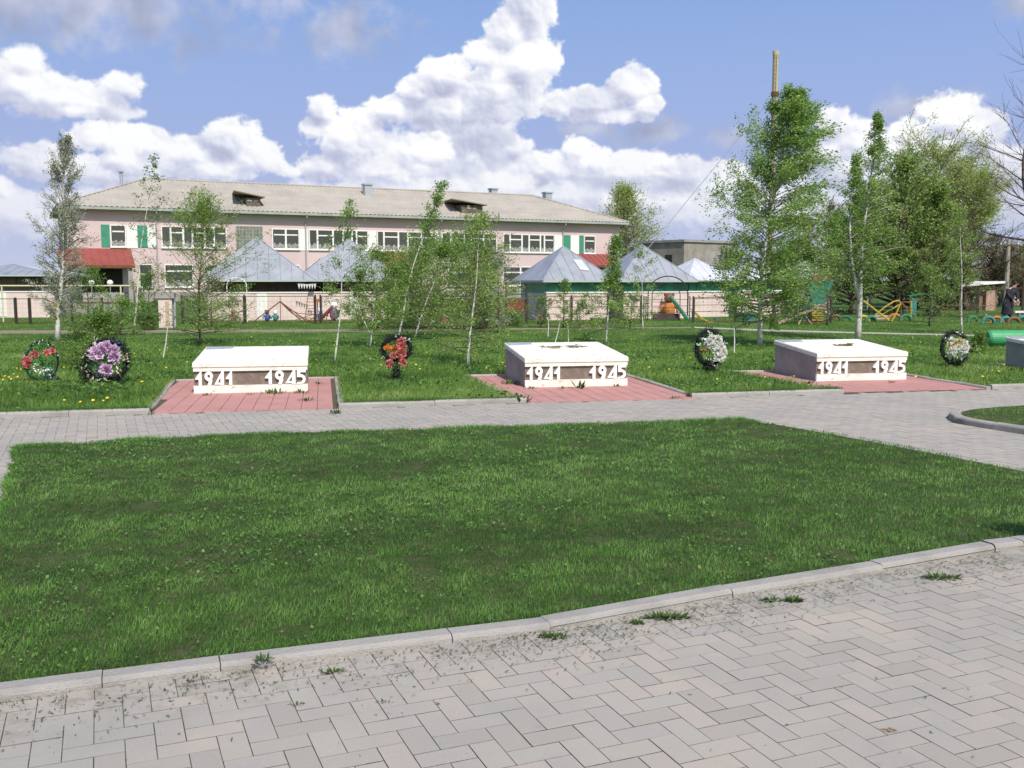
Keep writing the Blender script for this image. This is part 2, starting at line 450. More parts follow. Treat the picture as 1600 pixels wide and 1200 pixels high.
for idx,(o,xl,xr,yl,yr,ybl,ybr) in enumerate([(MON[0],-.25,1.95,-2.4,-2.45,1.9,1.9),(MON[1],-.34,2.0,-2.25,-2.0,1.9,1.9),(MON[2],-.42,1.9,-1.95,-1.55,1.75,1.5),(MON[3],-.42,1.9,-1.9,-1.5,1.7,1.5)]):
    def W(x,y,z=0): v=o+mr*x+mn*y; return Vector((v.x,v.y,z))
    def onk(x):  # near edge: meet the kerb line
        p=W(x,0); t=-(p-K0).dot(kn)/mn.dot(kn); return p+mn*t
    A0=onk(xl); A1=onk(xr); B1=W(xr,ybr); B0=W(xl-.25,ybl)
    padp.append([(q.x,q.y) for q in (A0,A1,B1,B0)])
    struct(MB().poly([Vector((q.x,q.y,.008)) for q in (A0-kn*.02,A1-kn*.02,B1,B0)]).build('pad_base',M_rj))
    mb=MB(); w=.195; nrow=int((xr-xl+.3)/w)
    for i in range(-2,nrow+1):
        u0=xl+i*w; L=.29; off=(i%2)*.0
        y=-2.9
        while y<2.0:
            cxy=W(u0+w/2,y+L/2)
            if inpoly([cxy.x],[cxy.y],padp[-1])[0]:
                g=.0035; gy=.0015; jz=random.uniform(-.001,.001)+.018
                a=[W(u0+g,y+gy,.009),W(u0+w-g,y+gy,.009),W(u0+w-g,y+L-gy,.009),W(u0+g,y+L-gy,.009)]
                mb.hexa(a,[Vector((q.x,q.y,jz)) for q in a])
            y+=L
    struct(mb.build('red_paving',M_red,world=True))
# thin kerbs flanking the pads
for i,pp in enumerate(padp):
    q=[Vector((a,b_,0)) for a,b_ in pp]
    kerbrun('pad_kerb',[q[0]+mn*.03-mr*.005,q[3]],.08,.045,M_kerb2,.8,.003,side=1)
    kerbrun('pad_kerb',[q[1]+mn*.03+mr*.005,q[2]],.08,.045,M_kerb2,.8,.003,side=-1)
    kerbrun('pad_kerb',[q[3],q[2]],.06,.04,M_kerb2,.8,.003,side=1)

# back paths ---------------------------------------------------------
M_dirt=mat('dirt_path',(.27,.22,.17),.95,.1,noise=(2.5,(.20,.17,.12),(.4,.7)),bump=(20,.6))
M_conc=mat('path_concrete',(.42,.39,.34),.9,.15,noise=(2,(.33,.30,.26),(.4,.7)),bump=(20,.4))
def strip(name,far,near,m,z,seg=40,jit=.06):
    mb=MB(); 
    def samp(L,t):
        k=t*(len(L)-1); i=min(int(k),len(L)-2); return L[i].lerp(L[i+1],k-i)
    for i in range(seg):
        t0=i/seg; t1=(i+1)/seg
        def J(v,s): return Vector((v.x,v.y+jit*math.sin(v.x*2.1+s)*1.0+jit*.7*math.sin(v.x*5.3+s*2),z))
        mb.poly([J(samp(near,t0),0),J(samp(near,t1),0),J(samp(far,t1),2),J(samp(far,t0),2)])
    return struct(mb.build(name,m))
strip('dirt_path',[G(-100,517),G(200,516),G(500,515),G(800,513),G(1080,511)],[G(-100,523),G(200,521),G(500,519.5),G(800,516),G(1080,513)],M_dirt,.006)
strip('far_path',[G(1085,511),G(1190,515),G(1330,519),G(1500,523),G(1700,527)],[G(1085,513),G(1190,518),G(1330,521.5),G(1500,525),G(1700,529.5)],M_conc,.010,jit=.02)
# lawn soil sheets
def sheet(name,poly,z,m): return struct(MB().poly([(a,b_,z) for a,b_ in poly]).build(name,m))
lin=[(a,b_) for a,b_ in lawn2]
sheet('lawn_soil',lin,.03,M_soil); sheet('island_soil',isl2,.05,M_soil)

# ================================================================== GRASS BLADES
def blades(name,xy,h,w,z0,m,rnd,lean=.5,wind=(.35,.1)):
    n=len(xy); az=RNG.random(n)*2*np.pi
    dx=np.cos(az)*w/2; dy=np.sin(az)*w/2
    la=RNG.random(n)*2*np.pi; ll=RNG.random(n)*lean*h
    tx=np.cos(la)*ll+wind[0]*h*.5; ty=np.sin(la)*ll+wind[1]*h*.5
    x,y=xy[:,0],xy[:,1]; Z=np.full(n,z0) if np.isscalar(z0) else z0
    a=np.stack([x-dx,y-dy,Z],1); b=np.stack([x+dx,y+dy,Z],1)
    c=np.stack([x+dx*.8+tx*.45,y+dy*.8+ty*.45,Z+h*.6],1); d=np.stack([x-dx*.8+tx*.45,y-dy*.8+ty*.45,Z+h*.6],1)
    e=np.stack([x+tx,y+ty,Z+h],1); e2=e+np.stack([dx*.15,dy*.15,dx*0],1)
    V=np.concatenate([a,b,c,d,e,e2],1).reshape(-1,3)
    bs=np.arange(n)[:,None]*6
    F=np.concatenate([bs+np.array([[0,1,2,3]]),bs+np.array([[3,2,5,4]])],0)
    return quads(name,V,F,m,rnd=np.concatenate([rnd,rnd]))
def scatter(n_cand,bbox,dens):
    x=RNG.uniform(bbox[0],bbox[2],n_cand); y=RNG.uniform(bbox[1],bbox[3],n_cand)
    area=(bbox[2]-bbox[0])*(bbox[3]-bbox[1]); c0=n_cand/area
    k=RNG.random(n_cand)<dens(x,y)/c0
    return np.stack([x[k],y[k]],1)
lawn_stops=[(0,(.042,.102,.022)),(.25,(.073,.168,.032)),(.5,(.108,.240,.044)),(.75,(.152,.305,.062)),(1,(.225,.38,.10))]
M_lawn=leafmat('lawn_blade',lawn_stops,.3,.5,.3)
M_field=leafmat('field_blade',[(0,(.070,.135,.030)),(.3,(.112,.215,.040)),(.6,(.168,.292,.055)),(.85,(.235,.35,.08)),(1,(.34,.40,.15))],.3,.5,.3)
QF=1.0
def lawn_dens(x,y):
    d=np.maximum(np.hypot(x,y),3.6); return np.minimum(9500*(4.5/d)**1.85,11500)*QF
def near_kerb(x,y,w=.112):
    m=np.zeros(len(x),bool)
    for q0,q1 in zip([NK0+(NK0-NKP[1]).normalized()*2]+NKP,NKP+[cor[1]]):
        e_=(q1-q0).normalized(); dx_=(x-q0.x)*-e_.y+(y-q0.y)*e_.x; tx_=(x-q0.x)*e_.x+(y-q0.y)*e_.y
        m|=(dx_<w)&(dx_>-.3)&(tx_>-.05)&(tx_<(q1-q0).length+.05)
    return m
def grow_lawn(polys,bb,name,hm):
    xy=scatter(int(11600*(bb[2]-bb[0])*(bb[3]-bb[1])),bb,lawn_dens)
    x,y=xy.T
    edge=.10*(fbm(x,y,2.2,5)-.5)+.05*(fbm(x,y,9,6)-.5)
    keep=inpoly(x+edge,y+edge,polys)&~near_kerb(x,y)&(np.abs(x)<.56*y+1.2)
    xy=xy[keep]; x,y=xy.T; n=len(x)
    # mower streaks run parallel with the kerb
    u=x*ca+y*sa; v=-x*sa+y*ca
    st=fbm(u*.25,v*1.4,1.0,11); cl=fbm(x,y,1.7,21); fi=fbm(x,y,6,31,4)
    base=.46+(st-.5)*1.0+(cl-.5)*.6+(fi-.5)*1.1+RNG.normal(0,.12,n)
    d=np.hypot(x,y); w=.0019*np.maximum(d/4.5,1)**.9
    h=(.010+.013*cl+.008*RNG.random(n))*hm*(.6+.9*fi); zb=.022+.030*fbm(x,y,3.2,61,3)
    tall=RNG.random(n)<.012; h[tall]*=1.9
    bare=fbm(x,y,2.6,141,4)>.70; h[bare]*=.35; base[bare]-=.1
    o=blades(name,xy,h,w*(1.1+.6*RNG.random(n)),zb,M_lawn,np.clip(base,0,1),.9)
    return o
o=grow_lawn(lawn2,(-6,3.4,6,11.6),'lawn_grass',1.0); tag(o,'short mown green grass covering the big lawn in front','grass',kind='stuff')
o=grow_lawn(isl2,(4.5,9,9,12.6),'island_grass',1.2); tag(o,'short grass inside the curved kerb at the right edge','grass',kind='stuff')
# ragged fringe of longer blades leaning over the lawn edges
def fringe(name,A_,B_,off,n,hh,z0,lab,inward):
    t=RNG.random(n); d=RNG.exponential(.02,n)+off; x=A_.x+(B_.x-A_.x)*t+inward.x*d; y=A_.y+(B_.y-A_.y)*t+inward.y*d
    k=(fbm(x,y,3.5,131)>RNG.uniform(.25,.62,n))&(np.abs(x)<.56*y+1); x=x[k];y=y[k]; n=len(x)
    cl=fbm(x,y,2.5,133); o=blades(name,np.stack([x,y],1),hh*(.5+cl)*RNG.uniform(.5,1.2,n),.0032*np.maximum(np.hypot(x,y)/5,1)**.8*RNG.uniform(.8,1.4,n),z0,M_lawn,np.clip(.45+(cl-.5)+RNG.normal(0,.18,n),0,1),1.2,wind=(-inward.x*.9,-inward.y*.9))
    tag(o,lab,'grass',kind='stuff')
for q0,q1 in zip(NKP[:-1],NKP[1:]):
    e_=(q1-q0).normalized(); fringe('edge_grass',q0,q1,.120,int(1100*(q1-q0).length),.026,.028,'ragged longer blades leaning over the near kerb',Vector((-e_.y,e_.x,0)))
for q0,q1 in zip(lawn[1:8],lawn[2:9]): 
    e_=(q1-q0).normalized(); fringe('edge_grass',q0,q1,-.03,2600,.055,.0,'longer tufts along the far edge of the lawn',Vector((e_.y,-e_.x,0)))
e_=(lawn[1]-lawn[0]).normalized(); fringe('edge_grass',lawn[0],lawn[1],-.02,7000,.05,.01,'tufts spilling over the left edge of the lawn',Vector((e_.y,-e_.x,0)))
for q0,q1 in ((kx(-100,660),kx(231,651)),(kx(531,643),kx(834,636)),(kx(1094,627),kx(1337,620))): fringe('edge_grass',q0,q1,.10,5000,.10,.0,'longer blades leaning over the kerb of the path',kn)
# broad leaves of clover, plantain and dandelion in the lawn
def leaflets(name,xy,z,size,m,rnd,parent=None,tilt=.5,asp=.7,world=True):
    n=len(xy); az=RNG.random(n)*2*np.pi; t=RNG.normal(0,tilt,n)
    ax=np.stack([np.cos(az),np.sin(az),np.abs(t)],1); ax/=np.linalg.norm(ax,axis=1)[:,None]
    sd=np.stack([-np.sin(az),np.cos(az),RNG.normal(0,.3,n)],1)
    c=np.stack([xy[:,0],xy[:,1],z],1); s=size[:,None]
    V=np.stack([c,c+ax*s*.55+sd*s*asp*.5,c+ax*s,c+ax*s*.55-sd*s*asp*.5],1).reshape(-1,3)
    F=np.arange(n*4).reshape(-1,4)
    return quads(name,V,F,m,parent,rnd,world)
xy=scatter(260000,(-6,3.4,6,11.6),lambda x,y: np.where((fbm(x,y,1.1,71)>.56)|((x>1.0)&(y<5.9)&(y>4.3)&(fbm(x,y,2.5,72)>.5)),480,60)*np.minimum(1,(6/np.hypot(x,y))**1.2))
xy=xy[inpoly(xy[:,0],xy[:,1],lawn2)&~near_kerb(xy[:,0],xy[:,1],.13)]; n=len(xy)
M_clov=leafmat('clover_leaf',[(0,(.065,.14,.03)),(.5,(.115,.22,.045)),(1,(.18,.30,.08))],.3,.5,.35)
o=leaflets('clover',xy,.042+.018*RNG.random(n),.010+.012*RNG.random(n)*(np.hypot(xy[:,0],xy[:,1])/5),M_clov,RNG.random(n),asp=.9)
tag(o,'light green clover and plantain leaves growing through the mown lawn','clover',kind='stuff')
# field behind the path
def field_ok(x,y):
    dist=(x-K0.x)*kn.x+(y-K0.y)*kn.y
    k=dist>.085
    for pp in padp:
        c=np.mean(pp,axis=0); g=[tuple(np.array(c)+(np.array(q)-c)*1.03) for q in pp]
        k&=~inpoly(x+.04*(fbm(x,y,6,3)-.5),y,g)
    for o in MON:
        dx=(x-o.x)*mr.x+(y-o.y)*mr.y; dy=(x-o.x)*mn.x+(y-o.y)*mn.y
        k&=~((dx>-.05)&(dx<1.75)&(dy>-.05)&(dy<1.8))
    pd=[G(-100,517.6),G(1080,512),G(1080,513),G(-100,521.6)]; k&=~inpoly(x,y,[(q.x,q.y) for q in pd])
    pd=[G(1085,511.3),G(1330,519.3),G(1700,527.3),G(1700,529),G(1330,521),G(1085,512.8)]; k&=~inpoly(x,y,[(q.x,q.y) for q in pd])
    return k
xy=scatter(int(1500*54*30),(-27,11.2,27,41),lambda x,y: 1500*(13/np.maximum(y,13))**2)
x,y=xy.T; xy=xy[field_ok(x,y)&(np.abs(x)<.54*y+1)]; x,y=xy.T; n=len(x)
cl=fbm(x,y,.7,41); fi=fbm(x,y,3.5,51); d=np.hypot(x,y)
base=.47+(cl-.5)*1.1+(fi-.5)*.9+RNG.normal(0,.15,n)
h=(.05+.06*fi+.03*RNG.random(n))*np.clip(1-(y-15)/16,.22,1)
o=blades('field_grass',xy,h,.006*(d/13)*(1+.5*RNG.random(n)),0.0,M_field,np.clip(base,0,1),.8)
tag(o,'longer uneven spring grass in the field around the monuments','grass',kind='stuff')
xy=scatter(200000,(-16,11.5,16,26),lambda x,y: np.where(fbm(x,y,.9,81)>.53,140,18)*np.minimum(1,(14/y)**2))
x,y=xy.T; xy=xy[field_ok(x,y)]; n=len(xy)
o=leaflets('broadleaf_weeds',xy,.05+.06*RNG.random(n),.035+.04*RNG.random(n),M_clov,RNG.random(n)*.9,asp=.7)
tag(o,'low broadleaf weeds mixed into the field grass','weeds',kind='stuff')
# dandelions
M_dand=mat('dandelion_yellow',(.85,.62,.03),.6,.2,trans=.2)
pts=[G(x,y) for x,y in [(101,637),(146,640),(162,638),(168,634),(126,641),(222,607),(42,601),(8,600),(15,604),(22,598),(28,603),(5,606),(18,606),(27,588),(33,589),(260,585),(650,580),(656,588),(720,562),(785,575),(1120,605),(1195,603),(1240,600),(1550,592),(1560,590),(1430,603),(1535,598),(500,545),(250,556),(262,552),(210,560)]]
for _ in range(70):
    p=G(random.uniform(0,1600),530+60*random.random()**1.4)
    if field_ok(np.array([p.x]),np.array([p.y]))[0]: pts.append(p)
Vd=[];mb=MB()
for i,p in enumerate(pts):
    r=random.uniform(.016,.024) if i<31 else random.uniform(.012,.018)
    zt=random.uniform(.10,.15); k=len(mb.v)
    c=Vector((p.x,p.y,zt)); tl=Vector((random.uniform(-.3,.3),-.55+random.uniform(-.2,.2),1)).normalized()
    a=tl.cross(Vector((1,0,0))).normalized(); b_=tl.cross(a)
    ring_=[c+(a*math.cos(q*.785)+b_*math.sin(q*.785))*r*(1 if q%2 else .8) for q in range(8)]
    mb.poly(ring_)
    for q in range(8): mb.poly([ring_[q],ring_[(q+1)%8],c+tl*r*.35])
o=mb.build('dandelions',M_dand,fix=False); tag(o,'small yellow dandelion flowers dotted over the field grass','dandelions',kind='stuff')

# weeds in the joints of the near paving and blown clippings
M_weed=leafmat('weed_leaf',[(0,(.03,.07,.012)),(.5,(.06,.12,.02)),(1,(.12,.19,.04))],.3)
xy=[];
for _ in range(6500):
    t=random.random()**.8*6.2-.2; si=random.choices(range(len(NKP)-1),[(NKP[i+1]-NKP[i]).length for i in range(len(NKP)-1)])[0]; q=NKP[si].lerp(NKP[si+1],random.random())-nn_*(abs(random.gauss(0,.20))+.01)
    dn=fbm(np.array([q.x]),np.array([q.y]),2.0,91)[0]
    if random.random()<(dn-.30)*2.2: xy.append((q.x,q.y))
for _ in range(110):
    q=G(random.uniform(0,1600),random.uniform(900,1190)); xy.append((q.x,q.y))
for _ in range(300):
    q=G(random.uniform(0,1500),random.uniform(650,684)); 
    if not inpoly([q.x],[q.y],lawn2)[0]: xy.append((q.x,q.y))
xy=np.array(xy); n=len(xy)
o=leaflets('grass_clippings',xy,.015+.006*RNG.random(n),.006+.018*RNG.random(n),leafmat('clipping',[(0,(.10,.09,.05)),(.5,(.05,.08,.02)),(1,(.08,.12,.03))],.1),RNG.random(n),tilt=.15,asp=.25)
tag(o,'dark grass clippings blown over the grey pavers along the kerb','clippings',kind='stuff')
WEEDS=[(1470,905,.10,60,'leafy weed with upright blades near the right end of the near kerb'),
 (1450,880,.05,25,'small weed against the kerb face just before the corner'),
 (1240,940,.09,60,'wide flat weed on the grey pavers, second patch from the right'),
 (1205,940,.07,40,'bushy weed in the paver joints left of the wide flat weed'),
 (1045,967,.10,70,'largest green weed along the middle of the near kerb'),
 (995,975,.07,40,'round bright weed just left of the largest weed by the kerb'),
 (1147,960,.04,26,'tiny weed alone on the pavers between two bigger patches'),
 (865,996,.08,50,'brownish low weed touching the kerb joint at the centre'),
 (520,1052,.07,36,'dark green weed on the pavers in the left half'),
 (465,1102,.05,16,'tiny dark weed on the pavers below the others at the left'),
 (600,1098,.045,14,'thin flat weed sprig among the pavers, left of centre'),
 (412,1032,.07,26,'pale broad leaf plant leaning over the kerb top at the left'),
 (300,1066,.04,16,'small sprout at the kerb foot nearest the left corner'),
 (1390,1143,.035,22,'dry brown tuft in a paver joint at lower right')]
for (px,py,r,k,lab) in WEEDS:
    r*=random.uniform(.6,.85)
    zz=.052 if py==1032 else .009
    p=G(px,py,zz); t=thing('weed',lab,'weed',p,group='weeds sprouting between the pavers')
    k*=3; an=RNG.random(k)*2*np.pi; rr=RNG.random(k)**.7*r*.8
    el_=RNG.uniform(.1,.9,k); L=r*RNG.uniform(.15,.55,k)
    k1,k2=random.uniform(.6,1.7),random.uniform(.25,.6); c=np.stack([np.cos(an)*rr*k1,np.sin(an)*rr*k2,np.zeros(k)+.002],1)
    d=np.stack([np.cos(an)*np.cos(el_),np.sin(an)*np.cos(el_),np.sin(el_)],1)*L[:,None]
    sd=np.stack([-np.sin(an),np.cos(an),np.zeros(k)],1)*(L*.14)[:,None]
    V=np.stack([c,c+d*.5+sd,c+d,c+d*.5-sd],1).reshape(-1,3)
    quads('leaves',V,np.arange(k*4).reshape(-1,4),MATS['weed_leaf'] if 'dry' not in lab else mat('dry_weed',(.22,.13,.05)),t,RNG.random(k),world=False)
# ================================================================== SKY BACKDROP (curved, far beyond everything)
def make_sky():
    rad=lambda a:np.radians(a)
    az=np.concatenate([np.arange(-100,-33,1.0),np.arange(-33,33,.066),np.arange(33,100.5,1.0)])
    el=np.concatenate([np.arange(-1.5,2.0,.25),np.arange(2.0,24,.066),np.arange(24,52,1.0)])
    AZ,EL=np.meshgrid(rad(az),rad(el),indexing='ij')
    rgb=cloud_rgb(800+FPX*AZ,437-FPX*EL)
    D=1600
    V=np.stack([np.sin(AZ)*np.cos(EL)*D,np.cos(AZ)*np.cos(EL)*D,np.sin(EL)*D+CAMH],-1).reshape(-1,3).astype(np.float32)
    na,ne=AZ.shape; idx=np.arange(na*ne).reshape(na,ne)
    F=np.stack([idx[:-1,:-1],idx[:-1,1:],idx[1:,1:],idx[1:,:-1]],-1).reshape(-1,4)
    m=bpy.data.materials.new('cloudy_sky'); m.use_nodes=True; m.node_tree.nodes.clear(); t=NT(m.node_tree)
    c=t.n('ShaderNodeAttribute',{'attribute_name':'skycol'}).outputs['Color']
    e=t.n('ShaderNodeEmission',ins={0:c,1:1.0}); t.n('ShaderNodeOutputMaterial',ins={0:e.outputs[0]})
    m.cycles.emission_sampling='NONE'
    o=quads('sky',V,F,m)
    at=o.data.attributes.new('skycol','FLOAT_COLOR','POINT')
    at.data.foreach_set('color',np.concatenate([rgb.reshape(-1,3),np.ones((na*ne,1))],1).astype(np.float32).ravel())
    o['kind']='structure'
make_sky()

# ================================================================== SCHOOL BUILDING
def hexc(r,g,b):
    f=lambda v:(v/255/12.92 if v<=10 else ((v/255+.055)/1.055)**2.4); return (f(r),f(g),f(b))
M_pink=mat('pink_plaster',(.625,.49,.485),.9,.15,noise=(.3,(.55,.43,.425),(.35,.7)),bump=(6,.25))
M_pinkpale=mat('pale_pink_plaster',(.70,.575,.53),.9,.15,noise=(1.2,(.62,.50,.46),(.35,.7)),bump=(10,.2))
M_white=mat('white_paint',(.78,.77,.74),.6,.3,noise=(2,(.68,.67,.63),(.45,.75)))
M_greenp=mat('green_panel',(.055,.27,.17),.6,.3,noise=(1.5,(.045,.22,.14),(.4,.7)))
M_redroof=mat('red_sheet_metal',(.27,.07,.06),.65,.25,noise=(1.5,(.235,.06,.05),(.4,.7)))
M_dark=mat('dark_opening',(.05,.045,.04),.9,.1)
M_brownd=mat('brown_boards',(.20,.075,.04),.8,.2,noise=(3,(.14,.055,.03),(.4,.7)))
M_grey=mat('grey_plaster',(.34,.32,.30),.9,.15,noise=(1.5,(.27,.255,.24),(.35,.7)),bump=(12,.3))
M_metal=mat('galvanised',(.42,.45,.49),.45,.5,metal=.25,noise=(2,(.36,.39,.42),(.4,.7)))
M_black=mat('black_painted_steel',(.03,.032,.035),.5,.4)
M_drain=mat('drain_pipe',(.38,.38,.38),.6,.3,metal=.2)
def glassy(name,col,rough=.08):
    return mat(name,col,rough,.6)
M_glass=glassy('window_glass',(.05,.055,.055))
M_curtain=mat('net_curtain',(.42,.42,.40),.9,.1,noise=(14,(.14,.14,.14),(.42,.58)))
def asb(t,tc,c):
    s=t.n('ShaderNodeSeparateXYZ',ins={0:tc})
    rows=t.m('FRACT',t.m('MULTIPLY',s.outputs[1],1/1.15))
    c=t.mix(t.smooth(t.noise(tc,.5,6,.62),.3,.75),(.42,.385,.335),(.34,.31,.27))
    c=t.mix(t.m('MULTIPLY',t.smooth(t.noise(tc,5,4,.7),.55,.75),.5),c,(.20,.18,.15))
    return t.mix(t.m('MULTIPLY',t.smooth(rows,.06,.0),.45),c,(.19,.17,.145))
M_asb=mat('asbestos_cement_roof',(0,0,0),.9,.15,fn=asb)

BA=R(26.7); bd=Vector((math.cos(BA),math.sin(BA),0)); bn=Vector((-math.sin(BA),math.cos(BA),0))
BO=P(108,437,71.5); BO.z=0
def FB(px,py,off=0.0):
    """pixel -> (along, height) on the facade plane"""
    d=ray(px,py); o=BO+bn*off; t=((o.x)*bn.x+(o.y)*bn.y)/(d.x*bn.x+d.y*bn.y)
    q=Vector((d.x*t,d.y*t,CAMH+d.z*t)); return (q-o).dot(bd),q.z
BL=FB(967,400)[0]; EZ=FB(540,337)[1]; BW=13.0
bld=thing('school_building','long two-storey pink building with a hipped grey corrugated roof','building',BO,BA)
wall=MB().box((0,0,0),(BL,BW,EZ+.02)).build('wall',M_pink,bld)
# plinth of ground floor band
MB().box((-.04,-.05,0),(BL+.04,0.0,.7)).build('plinth',M_grey,bld)
# hipped roof with corrugated edge
ov=.65; re=EZ+.12; rz_=FB(520,292)[1]; 
_,rz_=FB(532,293,off=BW/2)
rl=FB(226,284,off=BW/2)[0]; rr=FB(832,305,off=BW/2)[0]
def roofmesh():
    mb=MB(); x0,x1,y0,y1=-ov,BL+ov,-ov,BW+ov; ym=BW/2
    # front slope as corrugated sheet
    n=int((x1-x0)/.09)
    def top(x):   # slope profile: highest y reached on front slope at x
        if x<rl: t=(x-x0)/(rl-x0)
        elif x>rr: t=(x1-x)/(x1-rr)
        else: t=1
        return y0+(ym-y0)*t, re+(rz_-re)*t
    pts=[]
    for i in range(n+1):
        x=x0+(x1-x0)*i/n; dz=.028*math.sin(i*math.pi/2+.8)
        yt,zt=top(x); pts.append(((x,y0,re+dz),(x,yt,zt+dz)))
    for a,b_ in zip(pts[:-1],pts[1:]):
        mb.poly([a[0],b_[0],b_[1],a[1]])
    mb.poly([(x0,y1,re),(rl,ym,rz_),(rr,ym,rz_),(x1,y1,re)])
    mb.poly([(x0,y0,re),(rl,ym,rz_),(x0,y1,re)]); mb.poly([(x1,y0,re),(x1,y1,re),(rr,ym,rz_)])
    return mb
roof=roofmesh().build('roof',M_asb,bld,fix=False)
rb=MB(); hn=int((rr-rl)/.25)
rb.tube([(rl,BW/2,rz_+.03),(rr,BW/2,rz_+.03)],.09,6)
rb.tube([(-ov,-ov,re+.03),(rl,BW/2,rz_+.03)],.07,6); rb.tube([(BL+ov,-ov,re+.03),(rr,BW/2,rz_+.03)],.07,6)
rb.build('ridge_cap',M_asb,roof)
# eave board / gutter and soffit
eb=MB(); eb.box((-ov,-ov-.03,EZ-.10),(BL+ov,-ov+.02,re-.035)); eb.box((-ov,-ov+.02,EZ-.04),(BL+ov,-.0,EZ-.01))
eb.box((BL,-ov+.02,EZ-.1),(BL+ov,BW,EZ-.04)); eb.box((-ov,-ov+.02,EZ-.1),(0,BW,EZ-.04))
eb.build('eave_board',mat('weathered_eave',(.36,.40,.36),.7,.2,noise=(1,(.28,.31,.28),(.4,.7))),bld)
# dormers
M_dorm=mat('dormer_boards',(.15,.12,.105),.9,.1,noise=(4,(.09,.075,.065),(.4,.7)))
for (xa,xb,yt,yb) in ((371,411,304,325),(707,758,316,334)):
    cxp=(xa+xb)/2+6; off0=.45
    s0,z0=FB(xa+14,yb,off=off0); s1,_=FB(xb-4,yb,off=off0); zt=FB(cxp,yt+5,off=off0)[1]
    def sz(y): return re+(rz_-re)*(y+ov)/(BW/2+ov)
    z0=sz(off0)+.02; d=MB().box((s0,off0,z0),(s1,off0+.1,zt)); 
    yb2=off0+3.4
    d.poly([(s0,off0,z0),(s0,off0,zt),(s0,yb2,zt)]); d.poly([(s1,off0,z0),(s1,yb2,zt),(s1,off0,zt)])
    dm=d.build('dormer',M_dorm,bld,fix=False)
    rfm=MB(); rfm.hexa([(s0-1.0,off0-.35,zt+.42),(s1+.3,off0-.35,zt+.0),(s1+.3,yb2,zt+.0),(s0-.4,yb2,zt+.42)],[(s0-1.0,off0-.35,zt+.50),(s1+.3,off0-.35,zt+.08),(s1+.3,yb2,zt+.08),(s0-.4,yb2,zt+.50)])
    rfm.build('dormer_roof',mat('mossy_sheet',(.22,.20,.12),.9,.1),dm)
    c=(s0+s1)/2
    for q in (-.45,.05): MB().box((c+q,off0-.03,z0+.35),(c+q+.36,off0-.002,zt-.15)).build('dormer_pane',M_grey,dm)
# roof chimneys
for (px,w,yt,yb,off) in ((576,11,287,312,4.4),(773,9,294,304,7.2),(858,10,300,312,7.6),(278,10,280,287,7.8)):
    s0,_=FB(px-w/2,yb,off=off); s1,zt=FB(px+w/2,yt,off=off)
    c=MB().box((s0,off,re+.2),(s1,off+.7,zt-.12)).build('chimney',M_metal,bld)
    MB().box((s0-.08,off-.08,zt-.12),(s1+.08,off+.78,zt)).build('chimney_cap',M_metal,c)
# vent pipe at the left behind the hip
s0,zt=FB(189,269,off=9); MB().tube([(s0,9,EZ),(s0,9,zt)],.13,8).box((s0-.22,8.78,zt),(s0+.22,9.22,zt+.12)).build('vent_pipe',M_metal,bld)
# second roof wing behind left
a0,za=FB(108,312,off=8); a1,zb=FB(170,303,off=8)
MB().hexa([(a0,7.5,EZ-.1),(a1+2,7.5,EZ-.1),(a1+2,15,EZ-.1),(a0,15,EZ-.1)],[(a0,7.5,za-.25),(a1+2,7.5,zb+.1),(a1+2,15,zb+.1),(a0,15,za-.25)]).build('rear_wing_roof',M_dorm,bld)
# downpipes
for px in (244,477,686,879):
    s0,_=FB(px,360); dp=MB(); dp.tube([(s0,-ov+.05,EZ-.1),(s0,-ov+.05,EZ-.25),(s0,-.12,EZ-.75),(s0,-.12,.1)],.055,8)
    dp.tube([(s0,-ov+.05,EZ-.02),(s0,-ov+.05,EZ-.16)],[.12,.07],8); dp.build('downpipe',M_drain,bld)
# upper windows: (x0,x1,kind)
WT=FB(300,354)[1]; WB=FB(300,387.5)[1]
def winframe(s0,s1,z0,z1,divs,wide=True):
    """divs: list of relative mullion positions; returns window object with frame, panes"""
    W=MB(); d=.10; fr=.07
    W.box((s0,-.05,z0),(s0+fr,.06,z1)).box((s1-fr,-.05,z0),(s1,.06,z1)).box((s0+fr,-.05,z0),(s1-fr,.06,z0+fr)).box((s0+fr,-.05,z1-fr),(s1-fr,.06,z1))
    xs=[s0+fr]+[s0+(s1-s0)*q for q in divs]+[s1-fr]
    for x in xs[1:-1]: W.box((x-.07,-.052,z0+fr),(x+.07,.058,z1-fr))
    wide_=[(a,b_) for a,b_ in zip(xs[:-1],xs[1:]) if b_-a>.85]
    zt=z0+(z1-z0)*.70
    for a,b_ in wide_: W.box((a+.07,-.048,zt-.05),(b_-.07,.052,zt+.05))
    wo=W.build('window',M_white,bld)
    MB().box((s0+fr*.5,-.03,z0+.02),(s1-fr*.5,-.022,z1-.02)).build('pane',M_glass,wo)
    cu=MB()
    if wide_:
        n=max(8,int((s1-s0)*7)); pr=None; a0=s0+fr; L_=s1-s0-2*fr
        for k in range(n+1):
            u=a0+L_*k/n; hh=(z1-z0)*(.19+.06*math.sin(k*2.1+s0*3)+.07*random.random()); cur=len(cu.v)
            cu.v+=[(u,-.0325,z0+.05),(u,-.0325,z0+.08+hh)]
            if k: cu.f.append((cur-2,cur,cur+1,cur-1))
        cu.build('curtain',M_curtain,wo,fix=False)
    MB().box((s0-.05,-.13,z0-.06),(s1+.05,-.052,z0-.005)).build('sill',M_white,wo)
    return wo
def fs(x): return FB(x,370)[0]
GR=[(172.5,197,[]),(252,354,[.14,.33,.47,.66,.80]),(425,467.5,[.5]),(482.5,575,[.14,.40,.57,.72,.80]),
    (589,675,[.12,.38,.55,.80]),(690,776,[.16,.40,.52,.76]),(786,866,[.13,.36,.50,.72,.80]),(912.5,930,[])]
